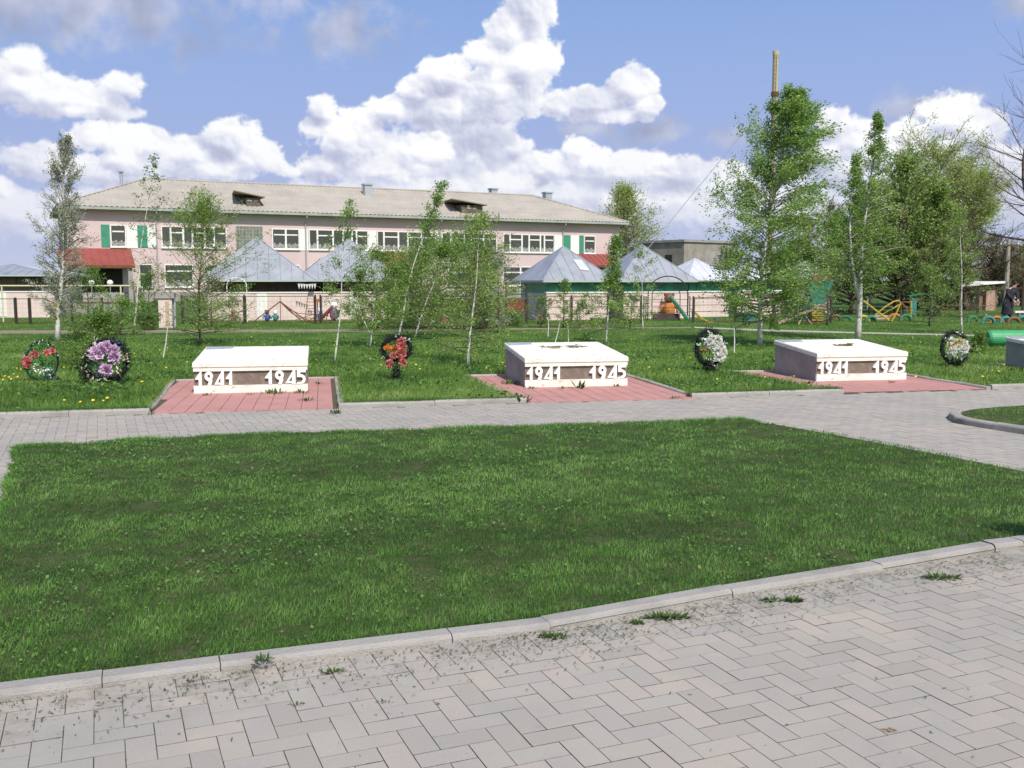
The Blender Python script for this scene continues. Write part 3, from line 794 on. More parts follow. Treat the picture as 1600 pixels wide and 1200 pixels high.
for (a,b_,dv) in GR: winframe(fs(a),fs(b_),WB,WT,dv)
for (a,b_) in ((158,171.5),(215,230),(880,891),(905,911.8)):
    MB().box((fs(a),-.035,WB-.02),(fs(b_),-.002,WT)).build('green_panel',M_greenp,bld)
for (a,b_) in ((198,214.6),(230.4,246),(467.8,481),(575.4,587.5),(675.4,687),(866.4,879.6),(891.4,904.6)):
    MB().box((fs(a),-.04,WB-.08),(fs(b_),-.002,WT)).build('white_pier',M_white,bld)
# glass block stairwell panel
s0,s1=fs(369),fs(410); zt=FB(390,354)[1]; zb=FB(390,432)[1]
gbm=mat('glass_block',(.20,.24,.19),.15,.5,noise=(3,(.11,.14,.11),(.4,.6)))
gb=MB().box((s0,-.04,zb),(s1,-.002,zt)).build('glass_block_panel',gbm,bld)
g=MB(); 
for i in range(9): x=s0+(s1-s0)*i/8; g.box((x-.025,-.06,zb),(x+.025,-.041,zt))
for j in range(16): z=zb+(zt-zb)*j/15; g.box((s0,-.058,z-.022),(s1,-.0405,z+.022))
g.build('mortar_grid',M_grey,gb)
# ground floor windows (glimpsed between the trees)
z0,z1=1.05,2.75
for (a,b_) in ((215,236),(255,300),(318,352),(425,468),(484,574),(700,776),(786,866)):
    n=max(1,int((fs(b_)-fs(a))/1.3)); winframe(fs(a),fs(b_),z0,z1,[k/n for k in range(1,n)])
# entrances with red canopies
def entrance(a,b_,yt,yb,depth=2.6):
    s0,_=FB(a,400,off=-depth); s1,_=FB(b_,400,off=-depth); zt=FB((a+b_)/2,yt,off=0)[1]; zb=FB((a+b_)/2,yb,off=-depth)[1]
    m=MB(); m.hexa([(s0,-depth,zb-.12),(s1,-depth,zb-.12),(s1+.0,0,zb-.12),(s0,0,zb-.12)],[(s0,-depth,zb),(s1,-depth,zb),(s1,-.003,zt),(s0,-.003,zt)])
    n=int((s1-s0)/.5)
    for k in range(n+1):
        x=s0+(s1-s0)*k/n; m.hexa([(x-.015,-depth,zb+.002),(x+.015,-depth,zb+.002),(x+.015,-.003,zt+.002),(x-.015,-.003,zt+.002)],[(x-.015,-depth,zb+.04),(x+.015,-depth,zb+.04),(x+.015,-.003,zt+.04),(x-.015,-.003,zt+.04)])
    c=m.build('canopy',M_redroof,bld)
    MB().box((s0-.03,-depth-.03,zb-.2),(s1+.03,-depth,zb-.01)).build('canopy_edge',M_brownd,c)
    for x in (s0+.2,s1-.45): MB().box((x,-depth+.15,0),(x+.3,-depth+.45,zb-.13)).build('porch_post',M_grey,bld)
    MB().box((s0+.6,-.03,.3),(s1-.6,-.003,zb-.25)).build('door',M_dark,bld)
    return s0,s1,zb
e0=entrance(93,210,388,414)
entrance(598,668,392,414); entrance(909,968,397,414,2.0)
# stairs and lamps at the left entrance
st=MB()
for k in range(5): st.box((e0[0]+1,-2.5-.3*(5-k),0),(e0[1]-.8,-2.5-.3*(4-k),.14*(k+1)))
st.build('steps',M_grey,bld)
for px in (143,172):
    q=P(px,442,66); lp=thing('globe_lamp','white globe lamp on a short post before the dark porch, %s one'%('left' if px==143 else 'right'),'lamp',(q.x,q.y,0))
    MB().blob((0,0,q.z),.2,12,8).build('globe',M_white,lp,smooth=True); MB().tube([(0,0,0),(0,0,q.z-.18)],.03,6).build('post',M_grey,lp)

# ================================================================== OTHER FAR STRUCTURES
# concrete box building with two visible faces
q=P(1068,437,101); cb=thing('concrete_block','windowless beige concrete block house behind the tent roofs','building',(q.x,q.y,0),R(38))
zt=P(1068,374,101).z; Wc=5.2
M_cb=mat('old_concrete',(.33,.30,.255),.95,.1,noise=(.8,(.22,.20,.175),(.35,.7)),bump=(4,.3))
MB().box((0,0,0),(8.5,6,zt-.25)).build('wall',M_cb,cb)
MB().box((-.15,-.15,zt-.25),(8.65,6.15,zt)).build('roof_slab',M_grey,cb)
MB().box((-.02,1.6,zt-2.7),(-.003,2.6,zt-1.5)).build('vent',M_dark,cb)
MB().box((3.2,-.02,zt-2.6),(5.6,-.003,zt-1.1)).build('blocked_window',M_grey,cb)
# tall steel chimney
q=P(1203,437,108); ch=thing('boiler_chimney','tall thin tan steel boiler chimney held by guy wires','chimney',(q.x,q.y,0))
ct=P(1203,81,108).z; cj=P(1203,147,108).z
M_tan=mat('tan_steel',(.46,.42,.27),.6,.3,noise=(.25,(.42,.37,.23),(.35,.7)))
MB().tube([(0,0,0),(0,0,cj),(0,0,ct)],[.31,.29,.27],16).build('stack',M_tan,ch,smooth=False)
MB().tube([(0,0,ct-.7),(0,0,ct-.3),(0,0,ct+.08)],[.29,.36,.36],16).build('cap',M_tan,ch)
MB().tube([(0,0,cj-.22),(0,0,cj+.2)],.42,16).build('guy_collar',mat('dark_rust',(.12,.07,.04),.8,.2),ch)
for an in (200,320,80): MB().tube([(0,0,cj),(19*math.cos(R(an)),19*math.sin(R(an)),.2)],.035,4).build('guy_wire',M_metal,ch)
lad=MB()
for sx in (-.2,.2): lad.tube([(sx-.2,-.37,1),(sx-.2,-.33,ct-.3)],.02,4)
for k in range(int(ct/.45)-3): lad.tube([(-.4,-.36,1.2+k*.45),(0,-.36,1.2+k*.45)],.015,4)
lad.build('ladder',mat('red_oxide',(.30,.09,.06),.7,.2),ch)
# small house and shed at the right
q=P(1600,437,62); hs=thing('small_house','small grey gabled house half hidden at the right edge','house',(q.x,q.y,0),R(-10))
hz=P(1575,447,62).z; pk=P(1578,421,62).z; xx=P(1577,430,62).x-q.x
MB().box((xx-1.9,.3,0),(xx+4,6,hz)).poly([(xx-1.9,.3,hz),(xx+1.9,.3,hz),(xx,.3,pk)]).build('wall',mat('house_wall',(.42,.37,.33),.9,.1,noise=(2,(.34,.3,.27),(.4,.7))),hs)
rh=MB()
for s in (-1,1): rh.hexa([(xx,0,pk+.02),(xx+s*2.2,0,hz-.25),(xx+s*2.2,6.3,hz-.25),(xx,6.3,pk+.02)],[(xx,0,pk+.16),(xx+s*2.2,0,hz-.1),(xx+s*2.2,6.3,hz-.1),(xx,6.3,pk+.16)])
rh.build('roof',M_grey,hs); MB().box((xx-.4,.27,hz-1.2),(xx+.5,.298,hz-.2)).build('window',M_glass,hs)
q=P(1535,437,52); sh=thing('shed','low shed with a pale slanted roof beside a pinkish brick pillar','shed',(q.x,q.y,0),R(8))
z1=P(1535,443,52).z; z2=P(1555,440,52).z
MB().hexa([(-1.3,-.3,z1-.16),(1.1,-.3,z2-.08),(1.1,3,z2-.08),(-1.3,3,z1-.16)],[(-1.3,-.3,z1-.04),(1.1,-.3,z2+.02),(1.1,3,z2+.02),(-1.3,3,z1-.04)]).build('roof',M_white,sh)
MB().box((-1.1,.2,0),(1.0,2.8,z1-.17)).build('wall',mat('shed_brick',(.26,.17,.12),.9,.1,noise=(6,(.18,.12,.09),(.4,.6))),sh)
MB().box((.25,-.02,0),(.75,.19,z1-.35)).build('pillar',mat('pink_brick',(.48,.32,.26),.9,.1,noise=(8,(.36,.24,.2),(.4,.6))),sh)
MB().box((-.7,.17,.0),(-.05,.198,z1-.5)).build('door',M_dark,sh)

# ================================================================== VERANDAS (play shelters)
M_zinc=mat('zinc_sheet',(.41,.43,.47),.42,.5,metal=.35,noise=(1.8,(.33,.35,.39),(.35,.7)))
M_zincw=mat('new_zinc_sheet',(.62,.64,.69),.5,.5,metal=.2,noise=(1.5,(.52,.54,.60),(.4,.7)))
M_gglass=mat('green_fibreglass',(.045,.27,.16),.4,.5,noise=(2.0,(.025,.16,.095),(.4,.65)))
def veranda(label,px,peak,eave,w,Y,ang,d=None,style='open',roofm=None,wallx=None):
    """px: pixel column of the centre; peak, eave: pixel rows; w,d: roof size in metres"""
    d=d or w; q=P(px,437,Y); t=thing('veranda',label,'veranda',(q.x,q.y,0),R(ang),'pyramid roofed verandas of the playground')
    zp=P(px,peak,Y).z; ze=P(px,eave-3,Y-w*.35).z
    a,b_=w/2,d/2; m=MB(); th=.07
    C=[(-a,-b_),(a,-b_),(a,b_),(-a,b_)]
    for k in range(4):
        p,r_=C[k],C[(k+1)%4]; m.poly([(p[0],p[1],ze),(r_[0],r_[1],ze),(0,0,zp)])
        m.poly([(p[0],p[1],ze-th),(r_[0],r_[1],ze-th),(r_[0],r_[1],ze),(p[0],p[1],ze)])
    m.poly([(x,y,ze-th) for x,y in reversed(C)])
    rf=m.build('roof',roofm or M_zinc,t,fix=False)
    # standing seams
    sm=MB(); n=int(w/.42)
    for k in range(4):
        p,r_=Vector((*C[k],0)),Vector((*C[(k+1)%4],0)); mid=(p+r_)/2; L=(r_-p).length
        for i in range(1,n):
            u=(i/n)*2-1; top=1-abs(u); base=p.lerp(r_,i/n)
            e=base.lerp(Vector((base.x-mid.x,base.y-mid.y,0)) ,1) 
            end=base+(-mid)*top; end.z=ze+(zp-ze)*top; base.z=ze
            nrm=Vector((mid.x,mid.y,0)).normalized(); off=(nrm*.35+Vector((0,0,.9)))*.012
            sm.tube([base+off,end+off],.016,3,cap=False)
        pp=Vector((*C[k],ze)); sm.tube([pp,Vector((0,0,zp))],.03,4,cap=False)
    sm.build('seams',roofm or M_zinc,rf)
    MB().box((-a-.02,-b_-.03,ze-.075),(a+.02,-b_,ze-.005)).box((a,-b_-.03,ze-.075),(a+.03,b_,ze-.005)).box((-a-.03,-b_-.03,ze-.075),(-a,b_,ze-.005)).build('fascia',mat('fascia_pale',(.40,.45,.42),.7,.2),t)
    i=.28; wa,wb=a-i,b_-i; hw=min(1.07,ze*.7)
    def W(lo,hi,nm,mm,pr=t): return MB().box(lo,hi).build(nm,mm,pr)
    if style in('open','green'):
        W((-wa,-wb,0),(wa,-wb+.14,hw),'front_wall',M_pinkpale); W((-wa,-wb+.14,0),(-wa+.14,wb-.14,hw),'side_wall',M_pinkpale); W((wa-.14,-wb+.14,0),(wa,wb-.14,hw),'side_wall',M_pinkpale)
        W((-wa,wb-.14,0),(wa,wb,ze-.1),'back_wall',M_pinkpale)
        W((-wa-.03,-wb-.03,hw),(wa+.03,-wb+.17,hw+.05),'coping',M_white)
        if style=='open': W((-.05,-wb-.012,.05),(.33,-wb-.001,hw),'white_bay',M_white)
    if style=='open':
        n=7
        for k in range(n): x=-wa+.03+(2*wa-.1)*k/(n-1); W((x,-wb+.03,hw+.05),(x+.04,-wb+.09,ze-.08),'post',M_black)
        W((-wa,-wb+.02,ze-.16),(wa,-wb+.10,ze-.08),'lintel',M_black)
        W((-wa+.5,wb-.18,.0),(-wa+1.0,wb-.143,ze-.2),'door',M_redroof)
    if style=='green':
        W((-wa,-wb+.02,hw+.05),(wa,-wb+.08,ze-.08),'glazing',M_gglass); W((-wa,-wb+.08,hw+.0),(-wa+.06,wb-.14,ze-.08),'side_glazing',M_gglass)
        for k in range(6): x=-wa+(2*wa-.05)*k/5; W((x,-wb-.0,hw+.05),(x+.05,-wb+.019,ze-.08),'glazing_bar',M_greenp)
        MBn=MB()
        for k in range(3): MBn.box((-wa+.02,-wb-.016,.25+k*.27),(wa-.02,-wb-.001,.262+k*.27))
        MBn.build('wall_joint',mat('brown_joint',(.38,.28,.25)),t)  # horizontal wall joints in their own plain brown
    return t,ze,wa,wb
veranda('open veranda with pale zinc roof standing leftmost, beside the feathery tree',403,371,440,4.4,41,14,3.9,'open')
veranda('open veranda with weathered zinc roof behind the forked sapling',545,373,440,4.3,42,12,3.9,'open')
veranda('small veranda roof peeping between two bigger open verandas',505,402,440,2.6,50,20,style='open')
veranda('low veranda at the left edge with a grey roof and long pink parapet',22,413,432,5.2,44,4,3.9,'open')
v3=veranda('green glazed veranda with shiny ribbed roof left of the garden arch',880,385,441,3.25,41,23,3.1,'green')
v4=veranda('green glazed veranda with grey roof directly behind the garden arch',1003,383,441,3.5,42.5,18,3.3,'green')
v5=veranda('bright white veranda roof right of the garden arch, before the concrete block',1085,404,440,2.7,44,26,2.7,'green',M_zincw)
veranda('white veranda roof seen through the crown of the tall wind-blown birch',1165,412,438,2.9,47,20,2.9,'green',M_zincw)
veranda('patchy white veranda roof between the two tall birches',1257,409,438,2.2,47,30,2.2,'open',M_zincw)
pv,pze,_,_=v3; zp_=P(880,385,41).z; w_=3.25/2; d_=3.1/2
def rp(x,f,o=.014): return (x,-d_*(1-f)-o,pze+(zp_-pze)*f+o)
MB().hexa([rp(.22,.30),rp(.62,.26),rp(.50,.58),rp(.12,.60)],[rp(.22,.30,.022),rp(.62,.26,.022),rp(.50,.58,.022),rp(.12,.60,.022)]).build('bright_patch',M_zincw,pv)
# porch of the green veranda: posts and brown board panel
pq=G(800,503); pt=thing('porch_screen','brown board screen between black posts at the porch left of the green veranda','screen',pq)
def loc_(px,py,Y): v=P(px,py,Y); return Vector((v.x-pq.x,Y-pq.y,v.z))
Yp=pq.y
bx0,bx1=loc_(791,437,Yp).x,loc_(822,437,Yp).x
MB().box((bx0,.0,loc_(800,491,Yp).z),(bx1,.04,loc_(800,468,Yp).z)).build('board_panel',M_brownd,pt)
for px in (791,822): x=loc_(px,437,Yp).x; MB().box((x-.035,-.04,0),(x+.035,-.003,loc_(px,441,Yp).z)).build('post',M_black,pt)
MB().box((bx0-.03,-.06,loc_(800,444,Yp).z),(bx1+.9,-.041,loc_(800,441,Yp).z)).build('beam',M_black,pt)
MB().box((bx0,-.03,loc_(800,460.5,Yp).z),(bx1,-.005,loc_(800,459,Yp).z)).build('rail',M_black,pt)
# ================================================================== MONUMENTS
def whitecol(t,tc,c):
    c=t.mix(t.smooth(t.noise(tc,2.2,6,.65),.42,.8),(.80,.775,.70),(.64,.60,.52))
    c=t.mix(t.m('MULTIPLY',t.smooth(t.noise(tc,6,6,.78),.57,.68),.8),c,(.42,.33,.26))
    sc=t.n('ShaderNodeMapping',ins={'Vector':tc,'Scale':(1.2,6,6)}).outputs[0]
    cr=t.n('ShaderNodeTexVoronoi',{'feature':'DISTANCE_TO_EDGE'},{'Vector':sc,'Scale':1.3}).outputs['Distance']
    return t.mix(t.m('MULTIPLY',t.smooth(cr,.012,.0),t.m('MULTIPLY',t.smooth(t.noise(tc,1.7,2),.52,.6),.8)),c,(.28,.23,.18))
M_mon=mat('whitewashed_concrete',(0,0,0),.75,.25,fn=whitecol,bump=(30,.35))
M_side=mat('bare_cement_side',(.36,.335,.32),.9,.15,noise=(3,(.28,.265,.25),(.35,.7)),bump=(25,.4))
M_plaque=mat('dark_stone_recess',(.17,.135,.11),.7,.3,noise=(9,(.23,.19,.155),(.45,.65)),bump=(40,.4))
M_num=mat('white_numerals',(.84,.83,.80),.6,.3)
M_patch=mat('sheet_patch',(.34,.37,.41),.5,.4,noise=(6,(.25,.28,.31),(.4,.65)))
def arc(cx,cy,r,a0,a1,n,ry=None): return [(cx+r*math.cos(R(a0+(a1-a0)*k/n)),cy+(ry or r)*math.sin(R(a0+(a1-a0)*k/n))) for k in range(n+1)]
def glyph(ch):
    if ch=='1': return [(.0,.52),(.62,1),(.78,1),(.78,0),(.40,0),(.40,.44),(.0,.44)],[]
    if ch=='9':
        o=arc(.46,.66,.40,-38,228,22,.34)
        return [(.30,0)]+[(.66,.0)]+[(.80,.30)]+o+[(.34,.34),(.46,.30)],[list(reversed(arc(.46,.66,.13,0,330,10,.12)))]
    if ch=='4': return [(.0,.06),(.74,1),(.96,1),(.96,0),(.62,0),(.62,.06)],[list(reversed([(.34,.20),(.62,.20),(.62,.56)]))]
    if ch=='5':
        return [(.10,1),(.94,1),(.94,.84),(.42,.84),(.42,.66)]+arc(.44,.34,.46,82,-60,14,.36)+[(.36,.0),(.0,.0),(.12,.10)]+[(.42,.13)]+arc(.44,.34,.20,-60,75,8,.16)+[(.10,.50)],[]
def monument(o,label,w=1.57,dep=1.66,hf=.455,hb=.575,left=.0,gl=(1.0,1.0)):
    t=thing('memorial_slab',label,'monument',(o.x,o.y,0),MA,'white memorial slabs dated 1941 and 1945')
    T=.070; b0=.125; r1=.325; rd=.045      # slab thickness, base height, recess top, recess depth
    hh=hf-T
    c=MB()   # core with the recess left open in front
    c.hexa([(0.012,rd,0),(w-.012,rd,0),(w-.012,dep,0),(0.012,dep,0)],[(0.012,rd,hh-.003),(w-.012,rd,hh-.003),(w-.012,dep,hb-T-.003),(0.012,dep,hb-T-.003)])
    c.build('body',M_side,t)
    MB().box((0,0,0),(w,rd-.002,b0)).build('base_band',M_mon,t)
    MB().box((0,0,r1),(w,rd-.002,hh-.002)).build('upper_band',M_mon,t)
    MB().box((.004,rd-.014,b0+.002),(w-.004,rd-.003,r1-.002)).build('recess_panel',M_plaque,t)
    s=MB(); ed=.012
    def rr(dz,g): # ring corners at height offset, with slight irregular chips
        return [(-.008+g,-.012+g,hf-dz),(w+.008-g,-.012+g,hf-dz),(w+.008-g,dep+.01-g,hb-dz),(-.008+g,dep+.01-g,hb-dz)]
    i=len(s.v); L=[rr(T,0),rr(.012,0),rr(0,.010)]
    for q in L: s.v+=q
    s.f.append((i+3,i+2,i+1,i)); s.f.append((i+8,i+9,i+10,i+11))
    for a in (0,4):
        for k in range(4): s.f.append((i+a+k,i+a+(k+1)%4,i+a+4+(k+1)%4,i+a+4+k))
    sl=s.build('top_slab',M_mon,t)
    MB().hexa([(.02,dep-.30,hb-.30*(hb-hf)/dep+.002),(.40,dep-.24,hb-.24*(hb-hf)/dep+.002),(.44,dep-.02,hb+.001),(.02,dep-.02,hb+.001)],[(.02,dep-.30,hb-.30*(hb-hf)/dep+.008),(.40,dep-.24,hb-.24*(hb-hf)/dep+.008),(.44,dep-.02,hb+.007),(.02,dep-.02,hb+.007)]).build('metal_patch',M_patch,sl)
    H=r1-b0-.002
    for word,x0,x1 in (('1941',.005,.355*w),('1945',.61*w,.992*w)):
        m=MB(); n=4; cw=(x1-x0)/4; off=.0
        for k,chh in enumerate(word):
            ww={'1':.80,'9':1.02,'4':1.0,'5':1.0}[chh]; xx=x0+cw*k+(.0 if chh!='1' else .02)
            out,holes=glyph(chh)
            m.extrude(out,holes,-.006-.0005*k,rd-.016,lambda u,v,y:(xx+u*cw*ww,y,b0+.001+v*H))
        m.build('year_number',M_num,t)
    return t
monument(MON[0],'white slab monument standing on the leftmost red paved pad, weeds at its foot',w=1.56,hf=.455,hb=.56)
monument(MON[1],'white slab monument on the middle red pad with dry twigs lying on its top',w=1.57,hf=.455,hb=.575)
monument(MON[2],'white slab monument on the right red pad with one rusty clump on its top',w=1.55,hf=.46,hb=.575,dep=1.5)
q4=G(1594,578) 
monument(G(1664,588),'grey side of a slab monument cut off by the right edge of the picture',w=1.57,hf=.46,hb=.575,dep=1.5)
# dry remains on top of two slabs
def twig(o,lx,ly,lab,kind,n,sp):
    hb,hf,dep=.575,.457,1.6; z=hf+(hb-hf)*ly/dep+.006
    v=o+mr*lx+mn*ly; t=thing('dry_twigs' if kind=='tw' else 'rusty_clump',lab,'twigs' if kind=='tw' else 'clump',(v.x,v.y,z))
    m=MB()
    for k in range(n):
        a=random.uniform(-.5,.5)+(math.pi if random.random()<.5 else 0); c=Vector((random.uniform(-sp,sp),random.uniform(-.05,.05),.008)); L=random.uniform(.05,.16)
        p1=c+Vector((math.cos(a),math.sin(a)*.5,random.uniform(0,.35)))*L*.6; p2=p1+Vector((math.cos(a),math.sin(a+.5)*.5,random.uniform(-.2,.1)))*L*.5
        m.tube([c,p1,p2],[.005,.004,.002],4)
        if kind!='tw' or k%3==0: m.blob(p1,(.022,.016,.010),5,3,.3)
    m.build('dry_stems',mat('dry_olive',(.17,.15,.055),.9,.1) if kind=='tw' else mat('dry_rust',(.24,.16,.06),.9,.1,noise=(20,(.13,.10,.03),(.4,.6))),t)
twig(MON[1],.62,.95,'thin olive dry twigs lying on top of the middle white slab, left bunch','tw',16,.16)
twig(MON[1],.98,.98,'bushier dry olive sprig on top of the middle white slab, right bunch','tw',20,.12)
twig(MON[2],.85,.72,'rusty brown clump of moss or leaves on top of the right white slab','cl',26,.09)
# weeds around monuments
def tuft(p,r,h,k,lab,name='weed',group='weeds growing around the monuments',m=None):
    t=thing(name,lab,'weed',p,group=group)
    an=RNG.random(k)*2*np.pi; el_=RNG.uniform(.2,1.3,k); L=h*RNG.uniform(.5,1,k); rr=r*RNG.random(k)**.7
    c=np.stack([np.cos(an)*rr,np.sin(an)*rr,np.zeros(k)],1); d=np.stack([np.cos(an)*np.cos(el_),np.sin(an)*np.cos(el_),np.sin(el_)],1)*L[:,None]
    sd=np.stack([-np.sin(an),np.cos(an),np.zeros(k)],1)*(L*.16)[:,None]
    V=np.stack([c,c+d*.5+sd,c+d,c+d*.5-sd],1).reshape(-1,3)
    quads('leaves',V,np.arange(k*4).reshape(-1,4),m or MATS['weed_leaf'],t,RNG.random(k),world=False)
for (px,py,r,h,k,lab) in [(428,615,.16,.09,60,'widest weed patch at the foot of the leftmost slab'),(470,614,.10,.08,40,'weed at the right front corner of the leftmost slab'),(478,626,.10,.06,40,'weed patch on the red paving right of the leftmost slab front'),
  (324,618,.05,.07,20,'small weed under the first 1941 at the leftmost slab'),(391,617,.05,.04,18,'flat small weed at the middle foot of the leftmost slab'),(525,646,.08,.07,30,'weed at the corner where the left red pad meets the kerb'),(235,648,.06,.05,20,'weed at the left corner of the left red pad'),
  (497,600,.06,.07,22,'weed in the red paving right of the leftmost slab, behind its front'),(798,600,.14,.10,50,'weed along the shaded grey side of the middle slab'),(830,607,.12,.05,34,'flat green weed under the 1941 of the middle slab'),(906,607,.05,.16,20,'thin branching weed at the middle foot of the middle slab'),
  (880,607,.12,.05,26,'low reddish weed at the foot of the middle slab'),(962,604,.06,.06,20,'small weed under the 1945 of the middle slab'),(1056,623,.08,.05,24,'weed patch near the right tip of the middle red pad'),(1393,598,.06,.05,20,'small weed in front of the right slab under its 1945'),(815,628,.10,.13,40,'leafy weed where the grass meets the middle red pad')]:
    tuft(G(px,py,.018),r,h,k,lab)

# ================================================================== WREATHS
M_needle=leafmat('wreath_needles',[(0,(.006,.010,.008)),(.6,(.012,.022,.014)),(.9,(.02,.05,.025)),(1,(.05,.07,.05))],.0,.6,.3)
def petalmat(n,a,b_): return leafmat(n,[(0,a),(1,b_)],.25,.6,.2)
M_pinkf=petalmat('pink_petals',(.62,.13,.14),(.85,.42,.38)); M_lil=petalmat('lilac_petals',(.64,.40,.62),(.90,.76,.88))
M_or=petalmat('orange_petals',(.75,.13,.03),(.90,.32,.06)); M_wf=petalmat('white_petals',(.84,.84,.78),(.93,.93,.90)); M_yf=petalmat('cream_petals',(.72,.62,.30),(.86,.84,.60))
M_gold=petalmat('gilded_leaves',(.55,.50,.25),(.80,.78,.62)); M_gl=petalmat('plastic_leaves',(.02,.10,.035),(.05,.22,.06)); M_blue=petalmat('bluish_leaves',(.03,.06,.07),(.09,.14,.16)); M_wl=petalmat('white_leaf_tips',(.65,.65,.60),(.85,.85,.8))
def cards(name,c,d,s,m,par,rnd=None,asp=.55):
    """small leaf cards: centres c, directions d, length s"""
    n=len(c); d=d/np.linalg.norm(d,axis=1)[:,None]; r=RNG.normal(0,1,(n,3)); sd=np.cross(d,r); sd/=np.linalg.norm(sd,axis=1)[:,None]
    s=np.broadcast_to(s,(n,))[:,None]
    V=np.stack([c,c+d*s*.5+sd*s*asp*.5,c+d*s,c+d*s*.5-sd*s*asp*.5],1).reshape(-1,3)
    return quads(name,V,np.arange(n*4).reshape(-1,4),m,par,RNG.random(n) if rnd is None else rnd,world=False)
def wreath(px,base,Yoff,label,ring,flowers,extras,tail=None,tilt=-12,needles=900,nl=.05):
    b_=G(px,base); k=b_.y/FPX/math.cos(0); t=thing('memorial_wreath',label,'wreath',(b_.x,b_.y,0),0,'memorial wreaths standing in the grass')
    cx,cz,rx,rz,th,rot=ring; cx*=k;cz*=k;rx*=k;rz*=k;th*=k
    tl=math.sin(R(-tilt)); ca_,sa_=math.cos(R(rot)),math.sin(R(rot))
    def pt(a,f=1.0):
        u=rx*f*math.cos(a); v=rz*f*math.sin(a); return u*ca_-v*sa_+cx, u*sa_+v*ca_+cz
    m=MB(); n=28; prev=None; pts=[]
    for i in range(n): u,v=pt(2*math.pi*i/n); pts.append((u,v*tl,v))
    pts.append(pts[0]); m.tube(pts,th*.42,6,cap=False); rg=m.build('ring_core',mat('wreath_core',(.012,.018,.014),.8,.2),t)
    a=RNG.random(needles)*2*np.pi; c=[];d=[]
    for x in a:
        u,v=pt(x); ph=RNG.random()*6.28; o=Vector((math.cos(x)*math.cos(ph),math.sin(ph),math.sin(x)*math.cos(ph)))*th*.4
        c.append((u+o.x,v*tl+o.y,v+o.z)); q=o.normalized()+Vector(RNG.normal(0,.5,3)); d.append(tuple(q))
    cards('needles',np.array(c),np.array(d),nl*RNG.uniform(.6,1.1,needles),M_needle,rg,asp=.22)
    # stand
    s=MB(); low=cz-rz*.9
    s.tube([(cx*.6-th*.5,.03,0),(cx-rx*.25,.0,low+th)],.008,5); s.tube([(cx*.6+th*.5,.03,0),(cx+rx*.25,.0,low+th)],.008,5); s.tube([(cx*.8,.22,0),(cx,(cz)*tl+.02,cz)],.008,5); s.tube([(cx-th*.5,.03,low*.4),(cx+th*.5,.03,low*.4)],.007,4)
    s.build('stand',M_black,t)
    if tail:
        tx,tz,tw,thh,nn=tail; c=np.stack([RNG.normal(0,tw*k*.4,nn)+tx*k,RNG.normal(0,.03,nn)-.02,np.clip(RNG.normal(tz*k,thh*k*.4,nn),.01,9)],1)
        cards('base_foliage',c,RNG.normal(0,1,(nn,3))+np.array([0,-.3,.2]),nl*1.2,M_needle,t,asp=.3)
    for (fx,fz,fr,mm) in flowers:
        c0=Vector((fx*k,(fz*k)*tl-th*.7-.03,fz*k)); fr*=k*1.22; n=80
        u=RNG.random(n)*2*np.pi; ly=RNG.random(n); d=np.stack([np.cos(u)*(.35+ly),-(1.1-ly)*.9-.1,np.sin(u)*(.35+ly)],1)
        c=np.array(c0)[None]+np.stack([np.cos(u)*.15,np.zeros(n),np.sin(u)*.15],1)*fr
        cards('flower',c,d,fr*RNG.uniform(.75,1.05,n),mm,t,asp=.75)
    for (nm,pts_,mm,sz,asp) in extras:
        c=[];d=[]
        for (ex,ez,er,cnt) in pts_:
            for _ in range(cnt):
                c.append((ex*k+RNG.normal(0,er*k*.5),(ez*k)*tl-th*.6-.02+RNG.normal(0,.012),ez*k+RNG.normal(0,er*k*.5))); d.append(RNG.normal(0,1,3)*np.array([1,.5,1]))
        cards(nm,np.array(c),np.array(d),sz*RNG.uniform(.7,1.2,len(c)),mm,t,asp=asp)
    return t
def ringpts(cx,cz,rx,rz,n,er,cnt,a0=0,a1=360): return [(cx+rx*math.cos(R(a0+(a1-a0)*i/n)),cz+rz*math.sin(R(a0+(a1-a0)*i/n)),er,cnt) for i in range(n)]
wreath(65,602,0,'thin sparse wreath with small pink roses, leftmost of all wreaths',(-2,37,26,31,4,8),
  [(-10,49,6,M_pinkf),(9,51,5,M_pinkf),(17,53,5.5,M_pinkf),(-21,36,8,M_pinkf)],
  [('leaf_tips',ringpts(-2,37,26,31,16,1.5,3,20,200),M_wl,.035,.4),('leaves',ringpts(-2,37,22,26,16,5,18)+[(10,34,8,40),(-8,40,12,40),(0,30,12,40)],M_gl,.055,.45),('ribbon',[(-10,30,4,14),(0,22,4,16),(7,24,4,18),(13,27,4,16),(12,18,3,8),(17,10,3,6)],M_wf,.045,.5),('dark_foliage',[(14,8,9,70),(18,15,7,40)],M_blue,.06,.35)],(16,6,14,12,160),needles=420,nl=.03)
wreath(163,604,0,'largest wreath, with lilac flowers and gilded leaves, tilted, near the left edge',(2,40,33,31,10,18),
  [(-2,60,9,M_lil),(5,64,8,M_lil),(-9,52,11,M_lil),(17,56,9,M_lil),(20,47,10,M_lil),(6,27,10,M_lil),(12,60,6,M_lil)],
  [('gilded_leaves',[(-22,56,3,10),(-28,50,3,8),(-14,70,4,12),(36,50,3,12),(34,42,3,8),(-32,30,4,16),(-26,24,4,14),(-24,14,4,16),(-18,9,4,10),(2,12,5,16),(24,22,4,14),(-5,10,3,8)],M_gold,.06,.35),('blue_foliage',[(-4,26,7,50),(14,68,7,36),(22,66,6,24)],M_blue,.08,.35),('leaves',[(5,42,12,50),(-16,36,8,20),(20,34,8,16)],M_gl,.06,.5),('lower_spray',[(-30,20,6,120),(-24,8,6,100),(-36,30,5,50)],M_needle,.07,.25)],(0,8,26,8,90),needles=1300,nl=.06)
